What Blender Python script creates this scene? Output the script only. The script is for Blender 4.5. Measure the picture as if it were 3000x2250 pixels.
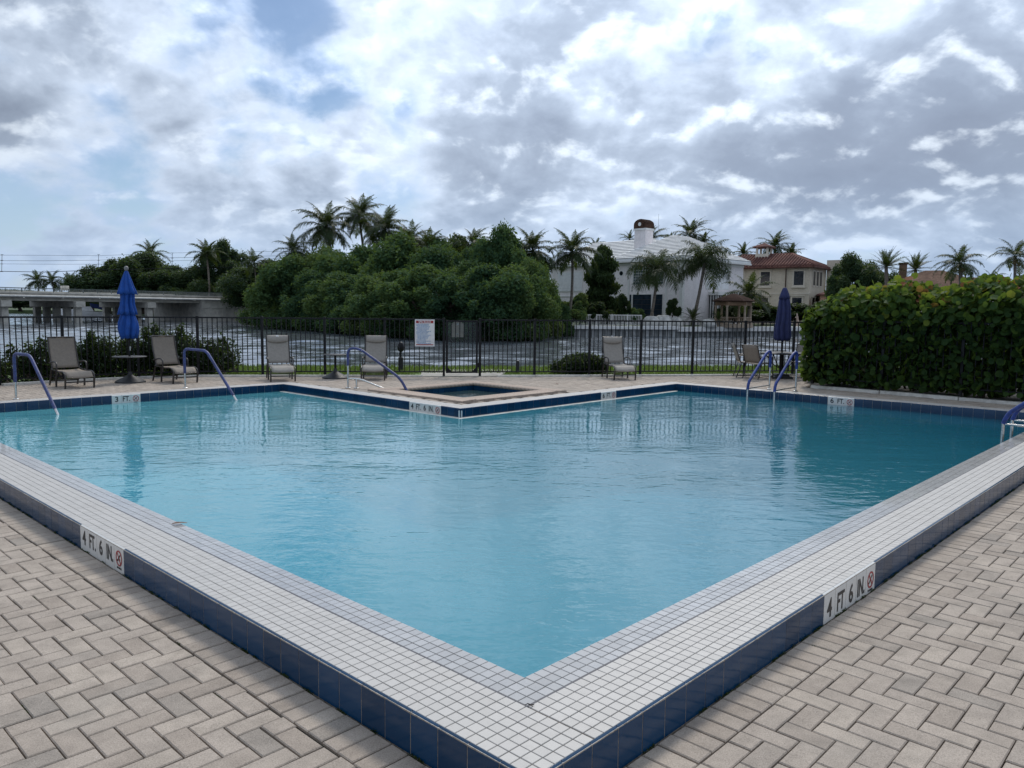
import bpy, math, random
import numpy as np
from mathutils import Vector, Matrix

for _o in list(bpy.data.objects):
    bpy.data.objects.remove(_o, do_unlink=True)
SC = bpy.context.scene
COL = SC.collection
R = math.radians
PI = math.pi

# ------------------------------------------------------------------ camera
CAM_H = 1.4763
CR = Vector((0.9999495, 0.0009509, 0.0100012))
CU = Vector((-0.0100463, 0.0946519, 0.9954597))
CF = Vector((0.0, 0.9955100, -0.0946566))
FPX = 2289.09
cam = bpy.data.cameras.new('camera')
cam.sensor_width = 36.0
cam.lens = 36.0 * FPX / 3000.0
cam.clip_start = 0.05
cam.clip_end = 6000
camo = bpy.data.objects.new('camera', cam)
COL.objects.link(camo)
camo.matrix_world = Matrix(((CR.x, CU.x, -CF.x, 0), (CR.y, CU.y, -CF.y, 0), (CR.z, CU.z, -CF.z, CAM_H), (0, 0, 0, 1)))
SC.camera = camo

# ------------------------------------------------------------------ world, sun, exposure
SUN_AZ, SUN_EL = R(14), R(50)           # azimuth measured from +Y towards +X
SUN = Vector((math.sin(SUN_AZ) * math.cos(SUN_EL), math.cos(SUN_AZ) * math.cos(SUN_EL), math.sin(SUN_EL)))
SC.view_settings.view_transform = 'Standard'
SC.view_settings.look = 'None'
SC.view_settings.exposure = 0.38
SC.view_settings.gamma = 1.0
SC.view_settings.use_curve_mapping = False
SC.cycles.use_denoising = True
SC.cycles.max_bounces = 8
SC.cycles.transparent_max_bounces = 16
SC.cycles.sample_clamp_indirect = 4.0
SC.cycles.caustics_reflective = False
SC.cycles.caustics_refractive = False


class NT:
    """small helper round a node tree"""
    def __init__(self, tree):
        self.t = tree
        self.t.nodes.clear()

    def n(self, kind, **kw):
        nd = self.t.nodes.new(kind)
        for k, v in kw.items():
            if k.startswith('_'):
                setattr(nd, k[1:], v)
        for k, v in kw.items():
            if k.startswith('_'):
                continue
            key = int(k[1:]) if k[0] == 'i' and k[1:].isdigit() else k.replace('__', ' ')
            self.put(nd.inputs[key], v)
        return nd

    def put(self, sock, v):
        if hasattr(v, 'outputs'):
            v = v.outputs[0]
        if isinstance(v, bpy.types.NodeSocket):
            self.t.links.new(v, sock)
        else:
            if hasattr(sock.default_value, '__len__') and hasattr(v, '__len__') and len(sock.default_value) == 4 and len(v) == 3:
                v = (*v, 1.0)
            sock.default_value = v

    def m(self, op, a, b=0.0, c=0.0, clamp=False):
        nd = self.t.nodes.new('ShaderNodeMath')
        nd.operation = op
        nd.use_clamp = clamp
        self.put(nd.inputs[0], a); self.put(nd.inputs[1], b); self.put(nd.inputs[2], c)
        return nd.outputs[0]

    def v(self, op, a, b=(0, 0, 0)):
        nd = self.t.nodes.new('ShaderNodeVectorMath')
        nd.operation = op
        self.put(nd.inputs[0], a)
        if op == 'SCALE':
            self.put(nd.inputs['Scale'], b)
        else:
            self.put(nd.inputs[1], b)
        return nd.outputs['Value'] if op in ('DOT_PRODUCT', 'LENGTH') else nd.outputs[0]

    def noise(self, vec, scale, detail=4.0, rough=0.55, dist=0.0):
        nd = self.n('ShaderNodeTexNoise', Scale=scale, Detail=detail, Roughness=rough, Distortion=dist)
        if vec is not None:
            self.put(nd.inputs['Vector'], vec)
        return nd.outputs['Fac']

    def ramp(self, fac, stops, interp='LINEAR'):
        nd = self.t.nodes.new('ShaderNodeValToRGB')
        cr = nd.color_ramp
        cr.interpolation = interp
        while len(cr.elements) < len(stops):
            cr.elements.new(0.5)
        for e, (p, c) in zip(cr.elements, stops):
            e.position = p
            e.color = (*c, 1.0) if len(c) == 3 else c
        self.put(nd.inputs[0], fac)
        return nd.outputs[0]

    def smooth(self, x, a, b, lo=0.0, hi=1.0):
        nd = self.t.nodes.new('ShaderNodeMapRange')
        nd.interpolation_type = 'SMOOTHSTEP'
        for i, q in enumerate((x, a, b, lo, hi)):
            self.put(nd.inputs[i], q)
        return nd.outputs[0]

    def mix(self, f, a, b, blend='MIX'):
        nd = self.t.nodes.new('ShaderNodeMix')
        nd.data_type = 'RGBA'
        nd.blend_type = blend
        self.put(nd.inputs[0], f); self.put(nd.inputs[6], a); self.put(nd.inputs[7], b)
        return nd.outputs[2]


wd = bpy.data.worlds.new('World')
SC.world = wd
wd.use_nodes = True
W = NT(wd.node_tree)
sky = W.n('ShaderNodeTexSky', _sky_type='NISHITA', _sun_disc=False, _sun_elevation=SUN_EL, _sun_rotation=SUN_AZ,
          _altitude=0.0, _air_density=1.0, _dust_density=0.3, _ozone_density=3.0)
dirv = W.n('ShaderNodeTexCoord').outputs['Generated']
sep = W.n('ShaderNodeSeparateXYZ', Vector=dirv)
zz = W.m('ADD', W.m('MAXIMUM', sep.outputs[2], 0.0), 0.50)
cpos = W.n('ShaderNodeCombineXYZ', X=W.m('DIVIDE', sep.outputs[0], zz), Y=W.m('DIVIDE', sep.outputs[1], zz), Z=0.37).outputs[0]
cpos = W.n('ShaderNodeMapping', Vector=cpos, Location=(9.1, 1.9, 0.0), Scale=(1.75, 1.75, 1.0)).outputs[0]


def soft_field(vec):
    return W.m('ADD', W.m('MULTIPLY', W.noise(vec, 1.9, 2.0, 0.5), 0.36), W.m('MULTIPLY', W.noise(vec, 4.4, 6.0, 0.52, 0.15), 0.56))


def cloud_field(vec):
    big = W.noise(vec, 1.9, 2.0, 0.5)
    puff = W.noise(vec, 4.4, 8.0, 0.52, 0.15)
    lump = W.noise(vec, 11.0, 5.0, 0.55)
    return W.m('ADD', W.m('ADD', W.m('MULTIPLY', big, 0.36), W.m('MULTIPLY', puff, 0.56)), W.m('MULTIPLY', lump, 0.12))


dens = cloud_field(cpos)
behind = soft_field(cpos)
ahead = soft_field(W.v('ADD', cpos, (0.014, 0.050, 0.0)))
# where the cloud deck opens (negative) and where it thickens (positive)
spots = None
for c, rad, amp in (((-0.281, 0.92, 0.275), 4.2, -0.105), ((-0.20, 0.94, 0.29), 3.0, -0.06), ((-0.378, 0.869, 0.321), 2.6, -0.08), ((-0.444, 0.88, 0.171), 3.0, -0.09),
                    ((-0.365, 0.922, 0.129), 4.0, -0.09), ((-0.24, 0.96, 0.12), 3.0, -0.06), ((-0.52, 0.85, 0.06), 6.0, -0.09), ((0.39, 0.862, 0.323), 3.0, -0.15),
                    ((0.308, 0.914, 0.266), 2.2, -0.11), ((-0.012, 0.981, 0.192), 4.0, 0.10), ((0.404, 0.889, 0.215), 5.5, 0.12), ((0.46, 0.86, 0.25), 4.0, 0.06),
                    ((0.295, 0.942, 0.158), 4.0, 0.10), ((0.511, 0.847, 0.147), 5.0, 0.09), ((-0.47, 0.84, 0.27), 7.0, 0.06), ((-0.30, 0.935, 0.20), 5.0, 0.03), ((0.12, 0.96, 0.26), 5.0, 0.03)):
    d = W.v('DOT_PRODUCT', dirv, c)
    q = W.smooth(d, math.cos(R(rad * 1.7)), 1.0, 0.0, amp)
    spots = q if spots is None else W.m('ADD', spots, q)
thickness = W.m('ADD', dens, spots)
cover = W.smooth(thickness, 0.36, 0.50, 0.0, 1.0)
veil = W.smooth(W.noise(cpos, 1.6, 6.0, 0.62), 0.30, 0.66, 0.10, 0.70)
veil = W.m('MULTIPLY', veil, W.smooth(spots, -0.14, 0.0, 0.25, 1.0))
cover = W.m('SUBTRACT', 1.0, W.m('MULTIPLY', W.m('SUBTRACT', 1.0, cover), W.m('SUBTRACT', 1.0, veil)))
relief = W.m('SUBTRACT', behind, ahead)
shade = W.m('SUBTRACT', W.m('ADD', thickness, W.m('MULTIPLY', spots, 0.25)), W.m('MULTIPLY', relief, 1.3))
ccol = W.ramp(shade, [(0.0, (0.43, 0.56, 0.80)), (0.38, (0.46, 0.58, 0.79)), (0.47, (0.56, 0.65, 0.79)), (0.54, (0.455, 0.535, 0.66)), (0.63, (0.325, 0.39, 0.495)), (0.76, (0.235, 0.285, 0.375)), (1.0, (0.19, 0.23, 0.31))])
lit = W.smooth(relief, 0.005, 0.095, 0.0, 0.62)
ccol = W.mix(lit, ccol, (0.80, 0.88, 0.97))
sund = W.v('DOT_PRODUCT', dirv, tuple(SUN))
glow = W.smooth(sund, math.cos(R(58)), 1.0, 0.83, 1.45)
hazec = W.smooth(sep.outputs[2], 0.0, 0.20, 0.62, 0.0)
bg_sky = W.n('ShaderNodeBackground', Color=sky, Strength=0.072)
bg_cloud = W.n('ShaderNodeBackground', Color=ccol, Strength=glow)
bg_haze = W.n('ShaderNodeBackground', Color=(0.40, 0.545, 0.77), Strength=0.80)
mx = W.n('ShaderNodeMixShader', i0=cover, i1=bg_sky, i2=bg_cloud)
mx2 = W.n('ShaderNodeMixShader', i0=hazec, i1=mx, i2=bg_haze)
W.n('ShaderNodeOutputWorld', Surface=mx2)

sl = bpy.data.lights.new('sun', 'SUN')
sl.energy = 1.5
sl.angle = R(12)
sl.color = (1.0, 0.94, 0.84)
slo = bpy.data.objects.new('sun', sl)
COL.objects.link(slo)
slo.rotation_euler = (-SUN).to_track_quat('-Z', 'Y').to_euler()


# ------------------------------------------------------------------ survey helpers
def at(px, py, Y):
    """point seen in direction (px, py) of the 3000 px survey picture, at Y metres ahead"""
    d = CF + CR * ((px - 1500) / FPX) - CU * ((py - 1125) / FPX)
    t = Y / d.y
    return Vector((d.x * t, Y, CAM_H + d.z * t))


def seen(P):
    d = Vector(P) - Vector((0, 0, CAM_H))
    z = d.dot(CF)
    if z < 0.1:
        return None
    return (1500 + FPX * d.dot(CR) / z, 1125 - FPX * d.dot(CU) / z, z)


PR = R(46.516178)                       # the pool's own axes: u to the right and away, v to the left and away
PO = Vector((0.06893999, 2.79775252, 0))
PC, PS = math.cos(PR), math.sin(PR)


def pw(u, v, z=0.0):
    return Vector((PO.x + PC * u - PS * v, PO.y + PS * u + PC * v, z))


def to_pool(x, y):
    a, b = x - PO.x, y - PO.y
    return (PC * a + PS * b, -PS * a + PC * b)


U1, V1, V2, U2 = 5.7955, 11.7287, 6.6475, 11.8096
WATER = -0.1385
DECK = -0.163                           # the lower paving on the near sides
RIVER = -1.0

# ------------------------------------------------------------------ materials
MATS = {}


def newmat(name):
    m = bpy.data.materials.new(name)
    m.use_nodes = True
    return m, NT(m.node_tree)


def pm(name, base, rough=0.5, var=0.15, scale=12.0, bump=0.15, metal=0.0, spec=0.5, base2=None, detail=6.0, rvar=0.15, coat=0.0, bdist=0.004, stain=None, vec=None):
    """plain surface with grain, blotches and uneven gloss"""
    if name in MATS:
        return MATS[name]
    m, N = newmat(name)
    co = N.n('ShaderNodeTexCoord').outputs['Object']
    if vec:
        co = N.n('ShaderNodeMapping', Vector=co, Scale=vec).outputs[0]
    oi = N.n('ShaderNodeObjectInfo').outputs['Random']
    n1 = N.noise(co, scale, detail)
    n2 = N.noise(co, scale * 0.17, 3.0)
    f = N.m('ADD', N.m('MULTIPLY', n1, 0.6), N.m('MULTIPLY', n2, 0.4))
    b2 = base2 if base2 else tuple(max(0.0, c * (1 - 2.2 * var)) for c in base)
    b1 = tuple(min(1.0, c * (1 + var)) for c in base)
    col = N.mix(N.smooth(f, 0.35, 0.65), b2, b1)
    col = N.mix(N.m('MULTIPLY', oi, var * 0.8), col, b2)
    if stain:
        st = N.noise(co, scale * 0.5, 5.0, 0.65)
        col = N.mix(N.smooth(st, 0.55, 0.75, 0.0, 0.65), col, stain)
    p = N.n('ShaderNodeBsdfPrincipled', Base__Color=col, Metallic=metal)
    N.put(p.inputs['Roughness'], N.m('ADD', rough - rvar * 0.5, N.m('MULTIPLY', n1, rvar)))
    N.put(p.inputs['Specular IOR Level'], spec)
    N.put(p.inputs['Coat Weight'], coat)
    if bump:
        bp = N.n('ShaderNodeBump', Strength=bump, Distance=bdist, Height=n1)
        N.put(p.inputs['Normal'], bp)
    N.n('ShaderNodeOutputMaterial', Surface=p)
    MATS[name] = m
    return m


def leafmat(name, stops, trans=0.3, rough=0.45, vary=0.32):
    if name in MATS:
        return MATS[name]
    m, N = newmat(name)
    a = N.n('ShaderNodeAttribute', _attribute_name='tint').outputs['Fac']
    oi = N.n('ShaderNodeObjectInfo').outputs['Random']
    f = N.m('ADD', N.m('MULTIPLY', a, 1.0 - vary), N.m('MULTIPLY', oi, vary))
    col = N.ramp(f, stops)
    n = N.noise(N.n('ShaderNodeTexCoord').outputs['Object'], 9.0, 3.0)
    col = N.mix(N.m('MULTIPLY', n, 0.35), col, (0.02, 0.035, 0.012), 'MIX')
    p = N.n('ShaderNodeBsdfPrincipled', Base__Color=col, Roughness=rough)
    p.inputs['Specular IOR Level'].default_value = 0.12
    t = N.n('ShaderNodeBsdfTranslucent', Color=N.mix(0.5, col, (0.25, 0.35, 0.03)))
    s = N.n('ShaderNodeMixShader', i0=trans, i1=p, i2=t)
    N.n('ShaderNodeOutputMaterial', Surface=s)
    MATS[name] = m
    return m


def paver_mat():
    m, N = newmat('concrete_paver')
    co = N.n('ShaderNodeTexCoord').outputs['Object']
    geo = N.n('ShaderNodeNewGeometry').outputs['Position']
    a = N.n('ShaderNodeAttribute', _attribute_name='tint').outputs['Fac']
    oi = N.n('ShaderNodeObjectInfo').outputs['Random']
    f = N.m('FRACT', N.m('ADD', a, oi))
    col = N.ramp(f, [(0.0, (0.335, 0.280, 0.232)), (0.3, (0.360, 0.304, 0.254)), (0.6, (0.380, 0.322, 0.270)), (0.86, (0.410, 0.348, 0.288)), (0.93, (0.36, 0.305, 0.256)), (0.97, (0.290, 0.252, 0.215)), (1.0, (0.32, 0.272, 0.228))])
    grain = N.noise(geo, 190.0, 3.0, 0.7)
    blot = N.noise(geo, 9.0, 6.0, 0.6)
    grime = N.noise(geo, 1.1, 4.0, 0.6)
    col = N.mix(1.0, col, N.ramp(grain, [(0.30, (0.62, 0.62, 0.62)), (0.5, (1.0, 1.0, 1.0)), (0.72, (1.22, 1.22, 1.22))]), 'MULTIPLY')
    col = N.mix(1.0, col, N.ramp(blot, [(0.3, (0.80, 0.80, 0.80)), (0.6, (1.06, 1.06, 1.06))]), 'MULTIPLY')
    col = N.mix(N.smooth(grime, 0.55, 0.75, 0.0, 0.30), col, (0.20, 0.19, 0.17))
    vo = N.n('ShaderNodeTexVoronoi', Vector=geo, Scale=85.0)
    chip = N.m('MULTIPLY', N.smooth(vo.outputs['Distance'], 0.16, 0.10), N.smooth(N.noise(geo, 30.0, 2.0), 0.52, 0.6))
    col = N.mix(N.m('MULTIPLY', chip, 0.6), col, (0.62, 0.58, 0.53))
    p = N.n('ShaderNodeBsdfPrincipled', Base__Color=col, Roughness=0.86)
    p.inputs['Specular IOR Level'].default_value = 0.25
    hh = N.m('ADD', N.m('MULTIPLY', grain, 0.6), N.m('MULTIPLY', blot, 0.8))
    N.put(p.inputs['Normal'], N.n('ShaderNodeBump', Strength=0.55, Distance=0.004, Height=hh))
    N.n('ShaderNodeOutputMaterial', Surface=p)
    return m


def tile_mat(name, base, rough, var, wet=0.0, spec=0.5):
    m, N = newmat(name)
    geo = N.n('ShaderNodeNewGeometry').outputs['Position']
    a = N.n('ShaderNodeAttribute', _attribute_name='tint').outputs['Fac']
    oi = N.n('ShaderNodeObjectInfo').outputs['Random']
    f = N.m('FRACT', N.m('ADD', a, oi))
    lo = tuple(c * (1 - var) for c in base)
    col = N.mix(f, lo, base)
    n = N.noise(geo, 26.0, 5.0, 0.6)
    g = N.noise(geo, 2.2, 5.0, 0.65)
    col = N.mix(N.smooth(n, 0.5, 0.75, 0.0, 0.22), col, tuple(c * 0.78 for c in base))
    col = N.mix(N.smooth(g, 0.5, 0.72, 0.0, 0.30), col, (base[0] * 0.80, base[1] * 0.78, base[2] * 0.76))
    sp = N.noise(geo, 140.0, 2.0, 0.6)
    col = N.mix(N.smooth(sp, 0.70, 0.76, 0.0, 0.5), col, (0.16, 0.13, 0.10))
    p = N.n('ShaderNodeBsdfPrincipled', Base__Color=col)
    N.put(p.inputs['Roughness'], N.m('ADD', rough, N.m('MULTIPLY', N.m('SUBTRACT', n, 0.5), 0.25)))
    p.inputs['Specular IOR Level'].default_value = spec
    if wet:
        p.inputs['Coat Weight'].default_value = wet
        p.inputs['Coat Roughness'].default_value = 0.06
    N.put(p.inputs['Normal'], N.n('ShaderNodeBump', Strength=0.25, Distance=0.002, Height=n))
    N.n('ShaderNodeOutputMaterial', Surface=p)
    return m


def water_mat(name, tint, waves, clear=True, deep=(0.02, 0.03, 0.03), stretch=(1, 1, 1), rot=0.0, murk=0.0, deep_end=None):
    """waves: (scale, height in m, detail) list; clear water lets the basin show, tinted by the depth"""
    m, N = newmat(name)
    geo = N.n('ShaderNodeNewGeometry').outputs['Position']
    geo = N.n('ShaderNodeMapping', Vector=geo, Scale=stretch, Rotation=(0, 0, rot)).outputs[0]
    patch = N.smooth(N.noise(geo, 0.35, 3.0, 0.5), 0.32, 0.68, 0.45, 1.35)
    h = None
    for sc, amp, det in waves:
        w = N.m('MULTIPLY', N.noise(geo, sc, det, 0.55, 0.25), amp)
        h = w if h is None else N.m('ADD', h, w)
    h = N.m('MULTIPLY', h, patch)
    bp = N.n('ShaderNodeBump', Strength=1.0, Distance=1.0, Height=h)
    fr = N.n('ShaderNodeFresnel', IOR=1.45 if clear else 1.36, Normal=bp)
    gl = N.n('ShaderNodeBsdfGlossy', Color=(1, 1, 1), Roughness=0.015 if clear else 0.03, Normal=bp)
    if clear:
        if deep_end:            # the water column absorbs more where the basin is deeper
            so = N.n('ShaderNodeSeparateXYZ', Vector=N.n('ShaderNodeTexCoord').outputs['Object'])
            dp = N.m('DIVIDE', N.m('ADD', N.m('SUBTRACT', so.outputs[0], so.outputs[1]), 11.7), 23.5, clamp=True)
            tint = N.mix(dp, tint, deep_end[0])
            deep = N.mix(dp, deep, deep_end[1])
        body = N.n('ShaderNodeMixShader', i0=murk, i1=N.n('ShaderNodeBsdfTransparent', Color=tint), i2=N.n('ShaderNodeBsdfDiffuse', Color=deep))
    else:
        body = N.n('ShaderNodeBsdfDiffuse', Color=deep)
    s = N.n('ShaderNodeMixShader', i0=fr, i1=body, i2=gl)
    N.n('ShaderNodeOutputMaterial', Surface=s)
    MATS[name] = m
    return m


M_PAVER = paver_mat()
M_WHITE_TILE = tile_mat('white_mosaic_tile', (0.475, 0.45, 0.42), 0.5, 0.10)
M_WET_TILE = tile_mat('wet_mosaic_tile', (0.40, 0.388, 0.375), 0.30, 0.20, wet=0.6)
M_BLUE = tile_mat('blue_glazed_tile', (0.004, 0.042, 0.104), 0.12, 0.30, spec=0.35)
M_MARK = tile_mat('white_glazed_tile', (0.66, 0.645, 0.61), 0.22, 0.05)
M_GROUT = pm('grout', (0.30, 0.25, 0.20), 0.9, 0.2, 60, 0.2)
M_GROUT_W = pm('pale_grout', (0.52, 0.50, 0.46), 0.9, 0.2, 60, 0.2)
M_SAND = pm('joint_sand', (0.045, 0.040, 0.032), 0.95, 0.3, 60, 0.5, stain=(0.03, 0.045, 0.015))
M_PLASTER = pm('pool_plaster', (0.66, 0.76, 0.78), 0.7, 0.06, 1.2, 0.05)
M_POOL = water_mat('pool_water', (0.36, 0.80, 0.86), [(6.0, 0.0058, 2.0), (2.0, 0.0085, 2.0), (13.0, 0.0020, 2.0)], True, deep=(0.19, 0.68, 0.78), stretch=(0.85, 1.5, 1), rot=R(8), murk=0.46, deep_end=((0.03, 0.38, 0.54), (0.0, 0.13, 0.22)))
M_SPA = water_mat('spa_water', (0.45, 0.66, 0.62), [(9.0, 0.012, 3.0)], True, deep=(0.10, 0.17, 0.16), murk=0.35)
M_RIVER = water_mat('river_water', None, [(2.8, 0.020, 3.0), (8.0, 0.005, 2.0)], False, deep=(0.115, 0.130, 0.150), stretch=(0.7, 1.25, 1))
M_CONC = pm('concrete', (0.50, 0.48, 0.44), 0.85, 0.15, 8, 0.3, stain=(0.28, 0.26, 0.22))
M_CURB = pm('pale_concrete', (0.62, 0.60, 0.55), 0.85, 0.12, 9, 0.3, stain=(0.36, 0.33, 0.28))
M_BLACK = pm('black_painted_metal', (0.010, 0.010, 0.012), 0.5, 0.25, 30, 0.05, spec=0.25)
M_STEEL = pm('stainless_steel', (0.62, 0.61, 0.59), 0.24, 0.1, 40, 0.02, metal=1.0)
M_SLEEVE = pm('blue_vinyl_sleeve', (0.050, 0.064, 0.190), 0.5, 0.2, 30, 0.05)
M_SLEEVE2 = pm('bright_blue_vinyl_sleeve', (0.018, 0.048, 0.24), 0.48, 0.2, 30, 0.05)
M_INK = pm('black_ink', (0.018, 0.018, 0.020), 0.4, 0.1, 30, 0)
M_RED = pm('red_ink', (0.34, 0.020, 0.025), 0.4, 0.1, 30, 0)
M_SIGNW = pm('sign_white', (0.72, 0.71, 0.70), 0.5, 0.06, 14, 0)
M_SIGNB = pm('sign_blue_ink', (0.10, 0.25, 0.46), 0.5, 0.06, 14, 0)
M_TAUPE = pm('taupe_sling_fabric', (0.225, 0.190, 0.155), 0.8, 0.08, 150, 0.4, bdist=0.002)
M_GREY = pm('grey_sling_fabric', (0.30, 0.272, 0.240), 0.8, 0.08, 150, 0.4, bdist=0.002)
M_BROWNM = pm('brown_aluminium', (0.040, 0.033, 0.030), 0.4, 0.2, 40, 0.03)
M_DARKPLASTIC = pm('dark_resin', (0.020, 0.021, 0.024), 0.55, 0.2, 30, 0.1)
M_UMB = pm('royal_blue_canvas', (0.002, 0.060, 0.30), 0.8, 0.12, 60, 0.3)
M_NAVY = pm('navy_canvas', (0.018, 0.026, 0.100), 0.8, 0.15, 60, 0.3)
M_GRASS = pm('lawn_soil', (0.12, 0.185, 0.045), 0.95, 0.25, 25, 0.5)
M_SOIL = pm('dark_mulch', (0.035, 0.027, 0.020), 0.95, 0.3, 25, 0.5)
M_BARK = pm('bark', (0.15, 0.115, 0.085), 0.9, 0.3, 18, 0.8, bdist=0.02)
M_PALMBARK = pm('palm_bark', (0.20, 0.170, 0.140), 0.9, 0.25, 9, 0.8, bdist=0.02, vec=(1, 1, 6))
GREEN = [(0.0, (0.024, 0.062, 0.042)), (0.35, (0.048, 0.108, 0.056)), (0.65, (0.095, 0.158, 0.055)), (1.0, (0.200, 0.220, 0.078))]
M_LEAF = leafmat('mangrove_leaf', GREEN, 0.28, 0.75, 0.40)
M_LEAF2 = leafmat('tree_leaf', [(0.0, (0.016, 0.038, 0.024)), (0.5, (0.034, 0.066, 0.034)), (1.0, (0.075, 0.105, 0.042))], 0.25)
M_SHRUB = leafmat('shrub_leaf', [(0.0, (0.010, 0.022, 0.010)), (0.5, (0.022, 0.042, 0.016)), (1.0, (0.050, 0.080, 0.028))], 0.18, 0.6)
M_PALM = leafmat('palm_leaf', [(0.0, (0.022, 0.040, 0.014)), (0.5, (0.045, 0.068, 0.022)), (0.9, (0.095, 0.11, 0.035)), (1.0, (0.16, 0.13, 0.05))], 0.25)
M_PALMD = leafmat('dark_palm_leaf', [(0.0, (0.014, 0.026, 0.012)), (0.5, (0.028, 0.044, 0.018)), (1.0, (0.055, 0.066, 0.026))], 0.2)
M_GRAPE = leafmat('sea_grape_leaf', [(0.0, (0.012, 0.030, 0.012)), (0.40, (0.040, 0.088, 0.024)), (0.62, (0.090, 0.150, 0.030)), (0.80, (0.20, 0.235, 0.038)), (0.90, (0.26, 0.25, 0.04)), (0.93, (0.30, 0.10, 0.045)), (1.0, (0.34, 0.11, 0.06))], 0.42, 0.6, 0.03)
M_BLADE = leafmat('grass_blade', [(0.0, (0.085, 0.15, 0.03)), (0.6, (0.14, 0.21, 0.05)), (1.0, (0.22, 0.26, 0.10))], 0.3, 0.6)
M_STUCCO = pm('white_stucco', (0.82, 0.765, 0.76), 0.85, 0.06, 6, 0.2, stain=(0.66, 0.61, 0.60))
M_TRIM = pm('white_trim', (0.74, 0.73, 0.71), 0.6, 0.05, 9, 0.05)
M_ROOFW = pm('white_roof_tile', (0.72, 0.72, 0.71), 0.7, 0.07, 5, 0.15, stain=(0.5, 0.5, 0.49))
M_TANWALL = pm('tan_stucco', (0.56, 0.50, 0.40), 0.85, 0.07, 5, 0.2, stain=(0.37, 0.33, 0.27))
M_TANTRIM = pm('tan_trim', (0.60, 0.55, 0.46), 0.8, 0.05, 6, 0.1)
M_REDTILE = pm('terracotta_tile', (0.150, 0.072, 0.056), 0.9, 0.35, 3, 0.2, base2=(0.075, 0.034, 0.032), spec=0.2)
M_BROWNROOF = pm('brown_shingle', (0.19, 0.12, 0.088), 0.95, 0.2, 4, 0.3, spec=0.1)
M_BROWNWALL = pm('brown_stucco', (0.20, 0.125, 0.075), 0.85, 0.1, 5, 0.2)
M_GLASS = pm('dark_window_glass', (0.016, 0.022, 0.030), 0.08, 0.2, 2, 0.02, spec=0.8)
M_COPPER = pm('brown_copper', (0.075, 0.040, 0.028), 0.85, 0.25, 8, 0.1, spec=0.2)
M_BOATW = pm('white_gelcoat', (0.74, 0.74, 0.74), 0.3, 0.05, 3, 0.02)
M_BOATB = pm('blue_boat_canvas', (0.016, 0.040, 0.16), 0.7, 0.12, 20, 0.2)
M_ROCK = pm('pale_limestone', (0.56, 0.55, 0.52), 0.9, 0.18, 3, 0.5, bdist=0.03)
M_SEAWALL = pm('grey_seawall', (0.30, 0.31, 0.31), 0.85, 0.18, 3, 0.3, stain=(0.15, 0.15, 0.14))
M_BRIDGE = pm('bridge_concrete', (0.54, 0.51, 0.45), 0.88, 0.15, 1.4, 0.3, stain=(0.22, 0.21, 0.185))
M_PIPE = pm('pale_pipe', (0.58, 0.57, 0.54), 0.5, 0.1, 4, 0.05, stain=(0.4, 0.36, 0.3))
M_STONE = pm('tan_stone', (0.42, 0.33, 0.25), 0.85, 0.12, 5, 0.3)
M_STATUE = pm('pinkish_stone', (0.48, 0.36, 0.30), 0.8, 0.12, 8, 0.2)
M_TERR = pm('terrain_grass', (0.06, 0.09, 0.03), 0.95, 0.3, 0.4, 0.2)
M_DRY = pm('dry_leaf', (0.20, 0.115, 0.075), 0.7, 0.25, 30, 0.2)
M_TANPANEL = pm('tan_panel', (0.50, 0.43, 0.35), 0.7, 0.06, 12, 0.05)


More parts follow.
